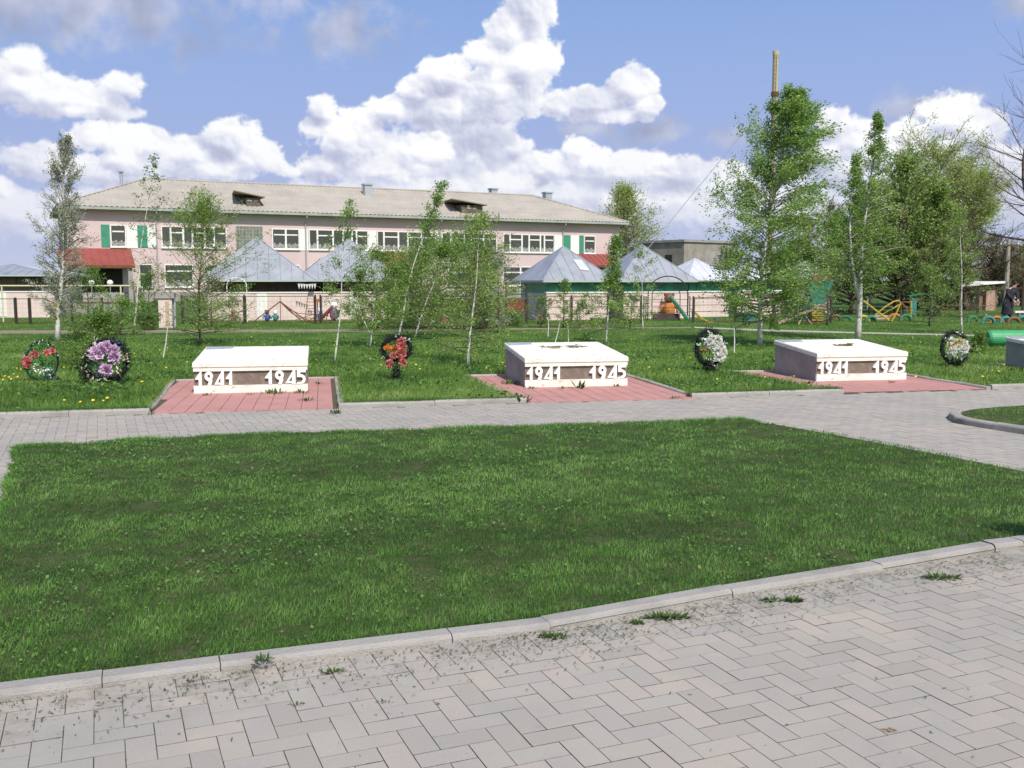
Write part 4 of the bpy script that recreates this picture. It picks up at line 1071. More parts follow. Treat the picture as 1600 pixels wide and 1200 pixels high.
wreath(619,598,0,'small rounded wreath with pink roses and one orange spray, on a narrow stem',(0,53,22,18,9,6),
  [(8,65,6,M_pinkf),(9,57,6.5,M_pinkf),(9,47,7,M_pinkf),(-4,42,5,M_pinkf),(4,44,5,M_pinkf),(-9,31,6,M_pinkf),(11,32,6,M_pinkf)],
  [('orange_spray',[(-15,55,3,20),(-9,54,3,24),(-4,55,3,20)],M_or,.05,.6),('leaves',[(4,38,6,30),(0,55,8,16)],M_gl,.05,.5),('white_tips',[(-19,40,2,8),(14,70,2,10),(20,67,2,10),(-1,73,1,5),(1,22,2,6),(0,17,2,6)],M_wl,.035,.4)],(0,14,8,22,260),needles=950,nl=.045)
wreath(1109,584,0,'black oval wreath covered with big white flowers along its right side',(1,40,21,27,8,0),
  [(-2,50,7,M_wf),(3,55,6.5,M_wf),(12,53,7,M_wf),(5,44,7,M_wf),(17,42,6,M_wf),(11,36,7.5,M_wf),(20,34,6.5,M_wf),(14,26,7,M_wf),(19,29,5,M_wf)],
  [('white_tips',[(0,64,2,9),(-13,55,2,7),(-17,46,2,7),(24,47,2,8),(-4,24,3,10),(4,18,2,7),(10,13,2,7)],M_wl,.05,.45),('leaves',[(-8,48,6,24),(2,62,5,10)],M_gl,.05,.5),('brown_ribbon',[(-13,35,3,18),(-7,35,3,12)],petalmat('brown_ribbon',(.20,.09,.04),(.36,.18,.08)),.055,.6)],(-2,12,10,14,300),needles=1200,nl=.05)
wreath(1493,577,0,'rightmost black wreath filled with cream and white flowers',(0,33,20,24,7,0),
  [(-8,44,6,M_wf),(-2,40,6,M_yf),(5,43,6.5,M_yf),(11,40,6,M_wf),(3,35,6,M_wf),(-7,29,7,M_wf),(9,30,7,M_wf),(-10,37,5,M_yf),(13,35,6,M_wf)],
  [('white_tips',[(-17,48,2,8),(-16,29,2,7),(-14,22,2,9),(-10,16,2,9),(0,20,2,8),(10,18,3,12),(15,22,2,9),(17,33,2,9),(2,57,2,8),(9,54,2,5),(18,38,2,8)],M_wl,.04,.45),('leaves',[(2,50,5,14),(0,26,7,14)],M_gl,.05,.5),('purple_ribbon',[(14,40,2,12),(20,34,2,12)],petalmat('purple_ribbon',(.10,.05,.25),(.24,.14,.42)),.05,.5)],(0,8,10,9,220),needles=1100,nl=.045)
# ================================================================== TREES
def barkcol(t,tc,c):
    mp=t.n('ShaderNodeMapping',ins={'Vector':tc,'Scale':(9,9,26)}).outputs[0]
    c=t.mix(t.smooth(t.noise(tc,5,3),.4,.7),(.66,.64,.58),(.50,.48,.43))
    c=t.mix(t.smooth(t.noise(mp,1.0,4,.7),.58,.66),c,(.06,.05,.045))
    return c
M_birch=mat('birch_bark',(0,0,0),.8,.2,fn=barkcol,bump=(30,.3))
M_twig=mat('birch_twig',(.17,.12,.085),.85,.15)
M_bark=mat('grey_brown_bark',(.13,.10,.075),.9,.1,noise=(8,(.08,.06,.045),(.4,.65)),bump=(12,.6))
M_bare=mat('bare_twig_bark',(.14,.10,.10),.9,.1)
L_birch=leafmat('birch_leaf',[(0, (0.082, 0.168, 0.028)), (0.35, (0.175, 0.314, 0.056)), (0.7, (0.303, 0.459, 0.101)), (1, (0.513, 0.616, 0.246))],.5,.45,.4)
L_pale=leafmat('pale_catkin_leaf',[(0,(.14,.18,.09)),(.4,(.30,.34,.20)),(.75,(.45,.47,.37)),(1,(.60,.60,.54))],.4,.6,.2)
L_dark=leafmat('bush_leaf',[(0, (0.069, 0.144, 0.026)), (0.45, (0.15, 0.27, 0.05)), (0.8, (0.262, 0.408, 0.084)), (1, (0.449, 0.552, 0.192))],.5,.5,.3)
L_dark2=leafmat('dark_hedge_leaf',[(0, (0.041, 0.085, 0.021)), (0.6, (0.115, 0.195, 0.046)), (1, (0.243, 0.338, 0.091))],.5,.5,.2)
L_willow=leafmat('willow_leaf',[(0, (0.225, 0.3, 0.072)), (0.5, (0.387, 0.492, 0.144)), (1, (0.599, 0.62, 0.288))],.5,.6,.2)
L_feather=leafmat('feathery_leaf',[(0, (0.14, 0.224, 0.045)), (0.5, (0.28, 0.414, 0.101)), (1, (0.466, 0.56, 0.202))],.5,.6,.2)
L_bud=leafmat('budding_leaf',[(0,(.16,.15,.09)),(.5,(.24,.23,.12)),(1,(.36,.35,.20))],.3,.7,.1)
def leafcloud(name,C,D,S,m,par,asp=.55,world=True,lean=None):
    n=len(C); D=D/np.maximum(np.linalg.norm(D,axis=1),1e-6)[:,None]; r=RNG.normal(0,1,(n,3)); sd=np.cross(D,r); sd/=np.maximum(np.linalg.norm(sd,axis=1),1e-6)[:,None]
    s=S[:,None]; V=np.stack([C-D*s*.5,C+sd*s*asp*.5,C+D*s*.5,C-sd*s*asp*.5],1).reshape(-1,3)
    rn=np.clip(.5+.5*(fbm(C[:,0]*1.0+C[:,2],C[:,1]+C[:,2]*.7,1.6,int(abs(C[0,0])*10)%97,3)-.5)*1.6+RNG.normal(0,.20,n),0,1)
    return quads(name,V,np.arange(n*4).reshape(-1,4),m,par,rn,world)
def tree(name,label,group,base,top,crad,cs,nb,nl,ls,lm,bark=M_birch,twig=M_twig,tr=.05,wind=(.25,.05),up=(.35,1.1),prof=None,droop=.12,asp=.55,forks=0,cat='tree',spread=.09,tw=4,seed=1,lowleaf=0,curve=.0,twr=.3,leafwind=.5,minr=.0022,nodes=5,dm=1.75,leafz=-.15,lsm=.86,wk=1.12):
    rnd=random.Random(seed); nl=int(round(nl*dm)); base=Vector(base); top=Vector(top); H=(top-base).length
    t=thing(name,label,cat,(base.x,base.y,base.z),0,group)
    wv=Vector((wind[0],wind[1],0))
    def trunkpt(f):
        p=base.lerp(top,f); side=Vector((curve*H*(f*f-f),0,0)); return p+side+Vector((math.sin(f*7+seed)*.012*H*f*(1-f)*3,math.cos(f*5+seed)*.010*H*f,0))
    tm=MB(); n=12; tm.tube([trunkpt(i/n) for i in range(n+1)],[max(tr*(1-.93*(i/n)**.9),.003)*(1.25 if i==0 else 1) for i in range(n+1)],8)
    bm_=MB(); tips=[]; C=[];D=[]
    stems=[(trunkpt,1.0,tr)]
    for k in range(forks):
        f0=.12+.16*rnd.random(); an=rnd.uniform(0,6.28) if forks>2 else (0 if k%2 else math.pi)+rnd.uniform(-.5,.5); p0=trunkpt(f0); reach=crad*rnd.uniform(.45,.75); q1=p0.lerp(top,.85)+Vector((math.cos(an)*reach,math.sin(an)*reach,-H*.08*rnd.random()))
        def mk(p0=p0,q1=q1,an=an):
            def f(u): v=p0.lerp(q1,u); return v+Vector((math.cos(an),math.sin(an),0))*crad*.28*math.sin(u*math.pi)*.8
            return f
        ff=mk(); stems.append((ff,.85,tr*.6)); tm.tube([ff(i/8) for i in range(9)],[max(tr*.62*(1-.9*i/8),.003) for i in range(9)],6)
    prof=prof or (lambda u: math.sin(math.pi*min(1,(u*.86+.12)))**.8)
    gi=0
    for (fn,sc,r0) in stems:
        N=int(nb*(1 if fn is trunkpt else .6))
        for i in range(N):
            u=(i+rnd.random())/N; f=(cs+(1-cs)*u) if fn is trunkpt else (.15+.85*u)
            p=fn(min(f,.995)); gi+=1; an=gi*2.39996+rnd.uniform(-.4,.4); el_=up[0]+(up[1]-up[0])*u+rnd.uniform(-.15,.15)
            L=max(crad*wk*prof(u)*(1 if u<.8 else 1-(u-.8)*2.6)*rnd.uniform(.6,1.2)*(sc if fn is trunkpt else .6),.10)
            d=Vector((math.cos(an)*math.cos(el_),math.sin(an)*math.cos(el_),math.sin(el_)))
            pts=[p]; r=max(r0*(1-.9*f)*.45,.0035)
            for s_ in range(nodes):
                d=(d+wv*.22+Vector((rnd.uniform(-.16,.16),rnd.uniform(-.16,.16),rnd.uniform(-.1,.1)-droop*.35))).normalized(); pts.append(pts[-1]+d*L/nodes)
            bm_.tube(pts,[max(r*(1-.85*q/nodes),minr) for q in range(nodes+1)],4,cap=False)
            bl=rnd.choice((.25,.6,1.0,1.3,1.8)); nlb=max(1,int(nl*bl))
            for w in range(tw):
                q=rnd.uniform(.25,1.0)*nodes; k=min(int(q),nodes-1); b0=pts[k].lerp(pts[k+1],q-k)
                dd=(pts[k+1]-pts[k]).normalized(); dd=(dd+Vector((rnd.gauss(0,.55),rnd.gauss(0,.55),rnd.gauss(0,.4)))+wv*.5+Vector((0,0,-droop))).normalized()
                l2=max(L*twr*rnd.uniform(.6,1.2),.07); t2=[b0]
                for s_ in range(3): dd=(dd+wv*.3+Vector((0,0,-droop*.6))+Vector((rnd.gauss(0,.12),rnd.gauss(0,.12),rnd.gauss(0,.12)))).normalized(); t2.append(t2[-1]+dd*l2/3)
                bm_.tube(t2,[minr*1.3,minr*1.1,minr,minr*.7],3,cap=False)
                for _ in range(nlb):
                    q=rnd.random()*3; k=min(int(q),2); b1=t2[k].lerp(t2[k+1],q-k)
                    C.append((b1.x+rnd.gauss(0,spread*.36),b1.y+rnd.gauss(0,spread*.36),b1.z+rnd.gauss(0,spread*.36)))
                    e=dd*.5+wv*leafwind*2+Vector((rnd.gauss(0,.6),rnd.gauss(0,.6),rnd.gauss(0,.5)+leafz)); D.append(tuple(e))
    for fn,sc,r0 in stems[:1]:
        for k in range(lowleaf):
            f=rnd.uniform(.75,1); p=fn(f); C.append((p.x+rnd.gauss(0,.03),p.y+rnd.gauss(0,.03),p.z)); D.append((rnd.gauss(0,1)+wind[0]*2,rnd.gauss(0,1),rnd.gauss(0,1)))
    tm.build('trunk',bark,t,world=True,smooth=True); bm_.build('branches',twig,t,world=True,fix=False)
    if C:
        C=np.array(C); D=np.array(D); S=ls*lsm*RNG.uniform(.5,1.25,len(C)); leafcloud('crown',C,D,S,lm,t,asp)
    return t
def tp(bx,by,tx,ty): b_=G(bx,by); return b_,P(tx,ty,b_.y)
SB='young birches growing in the field'
M_pt=mat('pale_birch_twig',(.33,.30,.24),.8,.2)
# --- the two tall birches on the right
b_,tt=tp(1187,541,1240,154)
tree('birch_tree','tall full birch bending right in the wind, in front of the boiler chimney',SB,b_,tt,1.60,.10,180,15,.072,L_birch,tr=.062,wind=(.46,.10),up=(.12,1.0),prof=lambda u:(1.0-.10*u if u<.55 else .95-1.35*(u-.55))*(.6+.4*min(1,u*6)),droop=.12,spread=.17,tw=8,seed=3,curve=.12,leafwind=1.0,leafz=.3,twr=.40,asp=.46,dm=2.9,wk=.95,lsm=.95,minr=.0018,twig=M_pt)
b_,tt=tp(1340,532,1372,182)
tree('birch_tree','tall slender birch with bare white double trunk right of the fullest birch',SB,b_,tt,1.30,.28,90,12,.072,L_birch,tr=.078,wind=(.46,.08),up=(.35,1.1),prof=lambda u:max(.15,.95-.80*u),droop=.14,spread=.14,tw=6,twr=.38,twig=M_pt,seed=8,curve=.05,forks=1,leafwind=1.0,leafz=.3,asp=.46,dm=2.0,wk=1.0)
# --- left side
b_,tt=tp(90,534,104,226)
tree('birch_tree','pale silvery birch standing alone at the left, bare looking at the top',SB,b_,tt,1.12,.10,120,10,.052,L_pale,dm=2.5,wk=1.0,tr=.07,wind=(.10,.05),up=(.55,1.25),prof=lambda u:(.5+.9*u if u<.35 else .85-.55*(u-.35)),droop=.02,spread=.12,tw=6,seed=11,twig=mat('pale_twig',(.36,.33,.27),.8,.2),minr=.004,leafwind=.2)
b0=b_.copy()
b_,tt=tp(208,522,238,248)
tree('birch_sapling','very thin birch with a bare white stem in front of the red canopy',SB,b_,tt,.62,.35,34,5,.075,L_dark,tr=.03,wind=(.35,.05),up=(.3,1.0),droop=.12,spread=.14,tw=3,seed=14,lowleaf=40)
def bush(name,label,group,bx,by,wpx,toppx,nl,ls,lm,seed,depth=None,stems=14,cat='shrub',asp=.55,Y=None,hang=.0,tw=5,wind=(.12,.03),spread=.10,cs=.06,bark=M_bark,dens=1.0):
    b_=G(bx,by); tt=P(bx+2,toppx,b_.y); w=wpx/2*b_.y/FPX; 
    return tree(name,label,group,b_,tt,w,cs,int(stems*dens),nl,ls,lm,bark=bark,twig=bark,tr=.03,wind=wind,up=(.10,1.05),prof=lambda u:(.85+.6*u-1.0*u*u),droop=hang,spread=spread,tw=tw,seed=seed,cat=cat,asp=asp)
bush('feathery_tree','feathery light green tree between the thin birch and the leftmost zinc roof',None,312,541,185,330,14,.085,L_feather,21,stems=96,cat='tree',asp=.28,tw=6,spread=.16,cs=.07,hang=-.05)
bush('shrub','round bright green shrub right behind the lilac wreath','shrubs in the field',152,577,112,506,15,.050,L_dark,22,stems=60,tw=6,spread=.10,asp=.5)
bush('shrub','loose green bush left of the thin white birch stem, before the stairs','shrubs in the field',188,524,80,478,10,.06,L_birch,23,stems=40,tw=5,spread=.12)
bush('shrub','dark leafy bush under the red canopy beside the silvery birch','shrubs in the field',136,512,84,428,10,.07,L_dark,24,stems=40,tw=5,spread=.2)
bush('shrub','low dark green bush at the left of the pink gate pillar','shrubs in the field',228,516,50,500,12,.06,L_dark,25,stems=26,tw=5,spread=.10)
bush('shrub','dark bush between the canopy post and the gate pillar','shrubs in the field',232,510,60,432,10,.075,L_dark,26,stems=36,tw=5,spread=.16)
bush('shrub','pinkish brown budding bush behind the feathery tree','shrubs in the field',330,512,90,440,8,.06,L_bud,27,stems=36,tw=5,spread=.18)
bush('shrub','green bush at the foot of the fence right of the feathery tree','shrubs in the field',362,512,46,470,7,.06,L_birch,28,stems=22,tw=4,spread=.12)
# --- centre
b_,tt=tp(523,568,545,318)
tree('birch_sapling','slim birch sapling with spotted white stem, leftmost in the central group',SB,b_,tt,.62,.32,34,6,.060,L_birch,tr=.020,wind=(.32,.05),up=(.2,1.1),droop=.1,spread=.12,tw=4,seed=31,lowleaf=60)
b_,tt=tp(578,543,592,398)
tree('birch_sapling','low forked sapling with a round airy crown in the central group',SB,b_,tt,.85,.25,46,8,.058,L_birch,wk=1.3,dm=2.5,tr=.026,wind=(.22,.05),up=(.1,.9),droop=.06,spread=.13,tw=5,seed=32,forks=2)
b_,tt=tp(621,535,690,288)
tree('birch_tree','birch with long tip bent right above the roof eave, behind the small rounded wreath',SB,b_,tt,.95,.14,56,10,.068,L_birch,tr=.032,wind=(.5,.08),up=(.10,.9),droop=.05,spread=.17,tw=5,seed=33,leafwind=1,leafz=.2,dm=1.6,wk=1.2,lowleaf=70,curve=.10,prof=lambda u:max(.12,1.0-1.0*u))
b_,tt=tp(648,528,694,392)
tree('birch_tree','dense green birch in the middle of the central clump',SB,b_,tt,1.25,.08,62,14,.070,L_birch,wk=1.3,dm=1.5,tr=.034,wind=(.2,.05),up=(.1,1.0),droop=.1,spread=.2,tw=6,seed=34,forks=1)
b_,tt=tp(731,575,750,352)
tree('birch_tree','birch with slanting white stem and column crown, right of the central clump',SB,b_,tt,.62,.10,66,10,.056,L_feather,wk=1.45,dm=1.6,tr=.027,wind=(.12,.03),up=(.1,1.15),droop=.1,spread=.12,tw=5,seed=35,prof=lambda u:1.0-.35*u)
bush('shrub','broad dark green shrub filling the back of the central clump','shrubs in the field',712,516,170,396,13,.080,L_birch,36,stems=84,tw=6,spread=.24,cs=.22)
bush('blossoming_shrub','whitish blossoming shrub at the right side of the central clump','shrubs in the field',778,520,76,402,9,.06,L_pale,37,stems=42,tw=5,spread=.18)
bush('shrub','low green hedge bush below the round crowned sapling','shrubs in the field',592,516,130,486,14,.06,L_birch,38,stems=56,tw=5,spread=.14)
bush('shrub','wide leafy bush at the left of the central clump behind the birch stems','shrubs in the field',655,514,130,404,14,.075,L_birch,39,stems=70,tw=6,spread=.22,cs=.18)
bush('shrub','leafy olive bush at the right of the central clump','shrubs in the field',752,515,96,398,13,.075,L_feather,40,stems=60,tw=6,spread=.2,cs=.15)
# --- right of centre
b_,tt=tp(947,537,962,372)
tree('birch_sapling','birch sapling with clean white stem before the green glazed verandas',SB,b_,tt,1.0,.14,50,8,.062,L_birch,wk=1.3,dm=2.5,tr=.026,wind=(.10,.04),up=(-.1,.7),droop=.08,spread=.16,tw=7,seed=41,lowleaf=40,prof=lambda u:max(.10,1.05-1.9*u))
b_,tt=tp(1005,516,1000,388)
tree('birch_sapling','thin leafy sapling just left of the garden arch',SB,b_,tt,.7,.25,26,7,.066,L_birch,tr=.022,wind=(.1,.04),up=(.2,1.1),droop=.1,spread=.14,tw=4,seed=42)
bush('shrub','airy green bush screening the play tower between the two tall birches','shrubs in the field',1292,508,120,408,9,.07,L_birch,63,stems=50,tw=5,spread=.16)
bush('shrub','olive feathery bush left of the young birch, before the goal frame','shrubs in the field',1452,510,84,424,9,.075,L_feather,64,stems=46,tw=5,spread=.16,asp=.35)
STK='thin whitewashed stakes and stems in the field'
for i,(bx,by,tx,ty,lab) in enumerate([(867,537,875,503,'leaning white stake behind the middle slab, middle of three'),(856,526,857,498,'short thin white stem, leftmost of three behind the middle slab'),(888,536,887,505,'faint thin stem, rightmost of three behind the middle slab'),(1147,553,1147,512,'thin straight white stake just left of the fullest birch trunk'),(255,560,262,510,'thin pale leaning stick in the grass right of the lilac wreath'),(38,566,37,551,'very short white peg beside the leftmost wreath'),(310,541,310,526,'short white stem behind the leftmost slab'),(650,526,652,500,'white stake beside the dense central birch')]):
    b_,tt=tp(bx,by,tx,ty); s=thing('stake',lab,'stake',b_,0,STK)
    MB().tube([b_,b_.lerp(tt,.5)+Vector((.01,0,0)),tt],[.016,.013,.008],6).build('stem',M_birch,s,world=True)
for i,(bx,by,w,ty,lm,lab) in enumerate([(880,512,36,440,L_birch,'slender leafy climber on the pink veranda wall, left of the sapling'),(905,514,60,478,L_dark,'low flowering shrub before the pink veranda wall'),(845,512,44,470,L_dark,'dark shrub by the porch beside a red chair'),(800,510,44,495,L_dark,'dark round bush at the foot of the porch'),(985,514,60,468,L_birch,'green bush between the sapling and the garden arch'),(750,514,40,492,L_birch,'small bush left of the porch stones')]):
    bush('shrub',lab,'shrubs by the verandas',bx,by,w,ty,9,.06,lm,50+i,stems=26,tw=5,spread=.12)
b_,tt=tp(1503,521,1500,330)
tree('birch_sapling','young birch right behind the rightmost wreath',SB,b_,tt,1.05,.12,54,8,.066,L_birch,tr=.032,wind=(.08,.03),up=(.1,1.1),droop=.08,spread=.16,tw=5,seed=61,prof=lambda u:1.0-.75*u)
bush('shrub','small bright leafy bush between the rightmost wreath and the green pipe','shrubs in the field',1527,553,34,526,9,.05,L_birch,62,stems=24,tw=5,spread=.08)
# --- background trees on the right
BT='trees beyond the playground'
def far(name,label,px,by,Y,tx,ty,wpx,lm,seed,nb=60,nl=8,ls=.16,bark=M_bark,**kw):
    b_=P(px,437,Y); b_.z=0; tt=P(tx,ty,Y); w=wpx/2*Y/FPX
    a=dict(tr=.22,wind=(.15,.05),up=(.3,1.2),spread=w*.12,tw=6,seed=seed,twig=bark,bark=bark,minr=.012,cs=.18,forks=3,droop=.05); a.update(kw)
    cs=a.pop('cs')
    return tree(name,label,BT,b_,tt,w,cs,nb,nl,ls,lm,**a)
far('willow_tree','big rounded yellow green willow with dark limbs at the right',1450,0,60,1464,262,215,L_willow,71,dm=3.6,bark=mat('willow_bark',(.22,.20,.11)),nb=110,nl=9,ls=.21,asp=.28,prof=lambda u:.45+.9*u-.55*u*u,up=(.5,1.1),forks=5,cs=.30,wind=(.25,.05),spread=.5)
far('bushy_tree','full green tree in front of the willow, leafy down to the ground',1405,0,48,1410,268,160,L_feather,72,nb=78,nl=9,ls=.17,cs=.05,prof=lambda u:1.0-.35*u)
far('dark_tree','black green low thicket beneath the willow, the darkest of the trees',1432,0,54,1436,372,170,L_dark,73,nb=60,nl=10,ls=.18,cs=.02,prof=lambda u:1.0-.4*u)
far('willow_tree','lighter willow bush hanging before the dark thicket, left of the young birch',1462,0,44,1468,380,90,L_willow,74,nb=50,nl=9,ls=.13,asp=.3,cs=.05,up=(.4,1.2))
far('budding_tree','purplish budding tree rising left of the telegraph pole',1512,0,52,1500,338,100,L_bud,75,nb=56,nl=6,ls=.09,cs=.15)
far('budding_tree','brownish budding tree behind the shed roof',1548,0,58,1552,372,110,L_bud,76,nb=56,nl=7,ls=.10,cs=.12)
far('budding_tree','brown green tree at the right edge behind the grey house',1602,0,60,1600,392,110,L_bud,77,nb=50,nl=8,ls=.11,cs=.1)
far('budding_tree','grey green tree between the two tall birches, behind the white roofs',1290,0,56,1296,330,120,L_bud,78,nb=60,nl=8,ls=.11,cs=.1,prof=lambda u:.9-.3*u)
far('bushy_tree','green bushy tree behind the trunk of the slender birch',1335,0,46,1345,330,130,L_birch,79,nb=60,nl=9,ls=.12,cs=.08,prof=lambda u:.95-.4*u)
far('pale_willow','pale olive tree behind the right end of the school building',980,0,112,974,300,128,L_willow,80,nb=170,nl=6,ls=.34,forks=0,wk=1.3,dm=2.2,spread=1.2,asp=.35,tr=.35,bark=mat('pale_willow_bark',(.30,.28,.20)),minr=.02,cs=.1,up=(.3,1.1),wind=(.1,0),prof=lambda u:1.0-.75*u)
far('dark_tree','dark low tree right of the fullest birch behind the playground tower',1235,0,50,1240,385,110,L_dark,81,nb=50,nl=9,ls=.14,cs=.05)
# bare tree reaching in from the right edge
bt=P(1668,437,38); bt.z=0
tree('bare_tree','big leafless tree whose dark branches reach in at the right edge',BT,bt,P(1712,110,38),3.9,.28,22,0,.05,L_bud,bark=M_bare,twig=M_bare,tr=.24,wind=(-.05,.0),up=(-.05,1.0),spread=.1,tw=12,seed=90,forks=3,droop=-.12,minr=.006,prof=lambda u:1.0-.35*u,twr=.42,nodes=8)
# tree standing outside the frame that throws the shadow on the corner
# ================================================================== FENCES, ARCH, PIPE
def pxX(px,Y): return P(px,437,Y).x
def pxZ(py,Y): return P(800,py,Y).z
FY=G(400,506).y
M_rustp=mat('brown_steel',(.13,.065,.045),.7,.3,noise=(5,(.09,.05,.04),(.4,.6)))
M_mesh=mat('wire_mesh',(.25,.22,.20),.6,.3,metal=.3)
def fence(label,xs,Y,ztop,zbot=.06,posts=None,mesh=True,m=None,vert=0):
    m=m or M_rustp; x0=pxX(xs[0],Y); t=thing('fence',label,'fence',(x0,Y,0),0,'metal frame fences along the dirt path')
    X=[pxX(x,Y)-x0 for x in xs]
    for x in X: MB().box((x-.03,-.03,0),(x+.03,.03,ztop+.05)).build('post',M_black,t)
    for a,b_ in zip(X[:-1],X[1:]):
        f=MB(); f.bar((a+.05,0,ztop),(b_-.05,0,ztop),.014,5).bar((a+.05,0,zbot),(b_-.05,0,zbot),.014,5).bar((a+.05,0,zbot),(a+.05,0,ztop),.014,5).bar((b_-.05,0,zbot),(b_-.05,0,ztop),.014,5)
        p=f.build('frame',m,t)
        if mesh:
            w=MB(); L=b_-a-.1; n=max(2,int(L/.16)); 
            for k in range(1,n): u=a+.05+L*k/n; w.tube([(u,0,zbot),(u,0,ztop)],.0022,3,cap=False)
            nz=int((ztop-zbot)/.16)
            for k in range(1,nz): z=zbot+(ztop-zbot)*k/nz; w.tube([(a+.05,.004,z),(b_-.05,.004,z)],.0022,3,cap=False)
            w.build('wire',M_mesh,p)
    return t
zt=pxZ(463,FY)
fence('brown framed mesh fence from the left edge to the silvery birch',[-60,22,44,110,158],FY,pxZ(467,FY))
fence('brown framed mesh fence behind the feathery tree and leftmost veranda',[283,381,492],FY,zt)
fence('brown framed mesh fence behind the central clump of birches',[500,590,690,778],FY,zt)
fence('wire fence with horizontal strands left of the garden arch',[823,893,1003],FY,zt)
fence('brown framed mesh fence right of the garden arch',[1084,1150,1210,1245,1300],FY+.8,pxZ(465,FY+.8))
fence('dark low fence in the shade of the willow',[1360,1410,1470,1530,1600,1640],46,pxZ(450,46))
# pale horizontal rail on posts (clothes-line like frame)
ry=37.5; x0=pxX(-10,ry); rt=thing('rail_frame','long pale yellow horizontal rail on two thin posts before the dark porch','rail',(x0,ry,0))
MY=mat('cream_paint',(.62,.58,.36),.6,.3)
MB().bar((0,0,pxZ(446.5,ry)),(pxX(205,ry)-x0,0,pxZ(446.5,ry)),.028,6).build('rail',MY,rt)
for px in (188,2): x=pxX(px,ry)-x0; MB().bar((x,0,0),(x,0,pxZ(447.5,ry)),.028,6).build('post',MY,rt)
ry=36.6; hp=thing('lamp_post_pale','pale thin post with small curved arm beside the thin birch','post',(pxX(217,ry),ry,0))
MB().bar((0,0,0),(0,0,pxZ(430,ry)),.025,6).tube([(0,0,pxZ(430,ry)),(.08,0,pxZ(428,ry)),(.25,0,pxZ(428.5,ry))],.02,5).build('post',MY,hp)
# gate pillar
gy=G(262,512).y; gp=thing('gate_pillar','short pinkish plastered gate pillar with a grey cap','pillar',(pxX(262,gy),gy,0),R(10))
w=14*gy/FPX; z=pxZ(466,gy)
MB().box((-w,-w*.6,0),(w*.45,w*.6,z)).build('shaft',M_pinkpale,gp); MB().box((-w-.05,-w*.6-.05,z),(w*.45+.08,w*.6+.05,z+.17)).build('cap',M_grey,gp)
MB().box((w*.55,-.05,0),(w*.75,.05,z+.05)).build('gate_post',M_metal,gp); MB().box((-w+.22,-w*.6-.012,.1),(-w+.34,-w*.6-.002,z-.1)).build('painted_stripe',mat('ochre',(.46,.36,.27),.8,.1),gp)
# low wall behind stairs on the left
lw=thing('low_wall','low grey plastered wall before the school stairs at the left','wall',(pxX(115,45),45,0))
MB().box((0,0,0),(pxX(184,45)-pxX(115,45),.25,pxZ(473,45))).build('wall',M_grey,lw); MB().box((-.03,-.03,pxZ(473,45)),(pxX(184,45)-pxX(115,45)+.03,.28,pxZ(472,45))).build('coping',M_brownd,lw)
bw=thing('yellow_board','ochre board standing behind the silvery birch trunk','board',(pxX(80,40),40,0)); MB().box((0,0,.05),(pxX(91,40)-pxX(80,40),.04,pxZ(470,40))).build('board',mat('ochre_board',(.42,.27,.06),.8,.2,noise=(4,(.35,.17,.05),(.4,.6))),bw)
# arch gate
ay=G(1045,501).y; ax=pxX(1048,ay); at=thing('garden_arch','black tubular garden arch with a solid lower gate leaf','arch',(ax,ay,0))
def archpts(xl,xr,ztop,zs,n=14):
    c=(xl+xr)/2; r=(xr-xl)/2; return [(xl,0,0),(xl,0,zs)]+[(c-r*math.cos(math.pi*k/n),0,zs+(ztop-zs)*math.sin(math.pi*k/n)) for k in range(1,n)]+[(xr,0,zs),(xr,0,0)]
o_l,o_r=pxX(1013,ay)-ax,pxX(1075,ay)-ax; i_l,i_r=pxX(1020,ay)-ax,pxX(1064,ay)-ax
MB().tube(archpts(o_l,o_r,pxZ(431.5,ay),pxZ(458,ay)),.022,6).build('outer_hoop',M_black,at); MB().tube([(x,.12,z) for x,y,z in archpts(i_l,i_r,pxZ(442,ay),pxZ(462,ay))],.018,6).build('inner_hoop',M_black,at)
for px in (1002,1006.5,1010,1078.5): x=pxX(px,ay)-ax; MB().bar((x,0,0),(x,0,pxZ(463,ay)),.020,6).build('side_post',M_black,at)
sp=MB()
for z in (pxZ(464,ay),pxZ(493,ay)): sp.bar((pxX(1002,ay)-ax,0,z),(o_l,0,z),.012,5); sp.bar((o_r,0,z),(pxX(1078.5,ay)-ax,0,z),.012,5)
sp.build('brace',M_black,at)
MB().box((i_l+.03,.10,.03),(i_r-.03,.13,pxZ(490,ay))).build('gate_leaf',mat('dark_gate_sheet',(.055,.042,.042),.6,.3,noise=(5,(.08,.06,.055),(.4,.6))),at)
g=MB(); 
for k in range(1,3): g.bar((i_l+.03,.12,pxZ(490-k*9,ay)),(i_r-.03,.12,pxZ(490-k*9,ay)),.009,5)
g.build('gate_rail',M_black,at)
# white arch hoop at the leftmost veranda
hy=38; wh=thing('white_hoop','thin white hoop left of the leftmost veranda','hoop',(pxX(368,hy),hy,0))
MB().tube(archpts(pxX(354,hy)-pxX(368,hy),pxX(385,hy)-pxX(368,hy),pxZ(434,hy),pxZ(447,hy)),.02,6).build('hoop',M_white,wh)
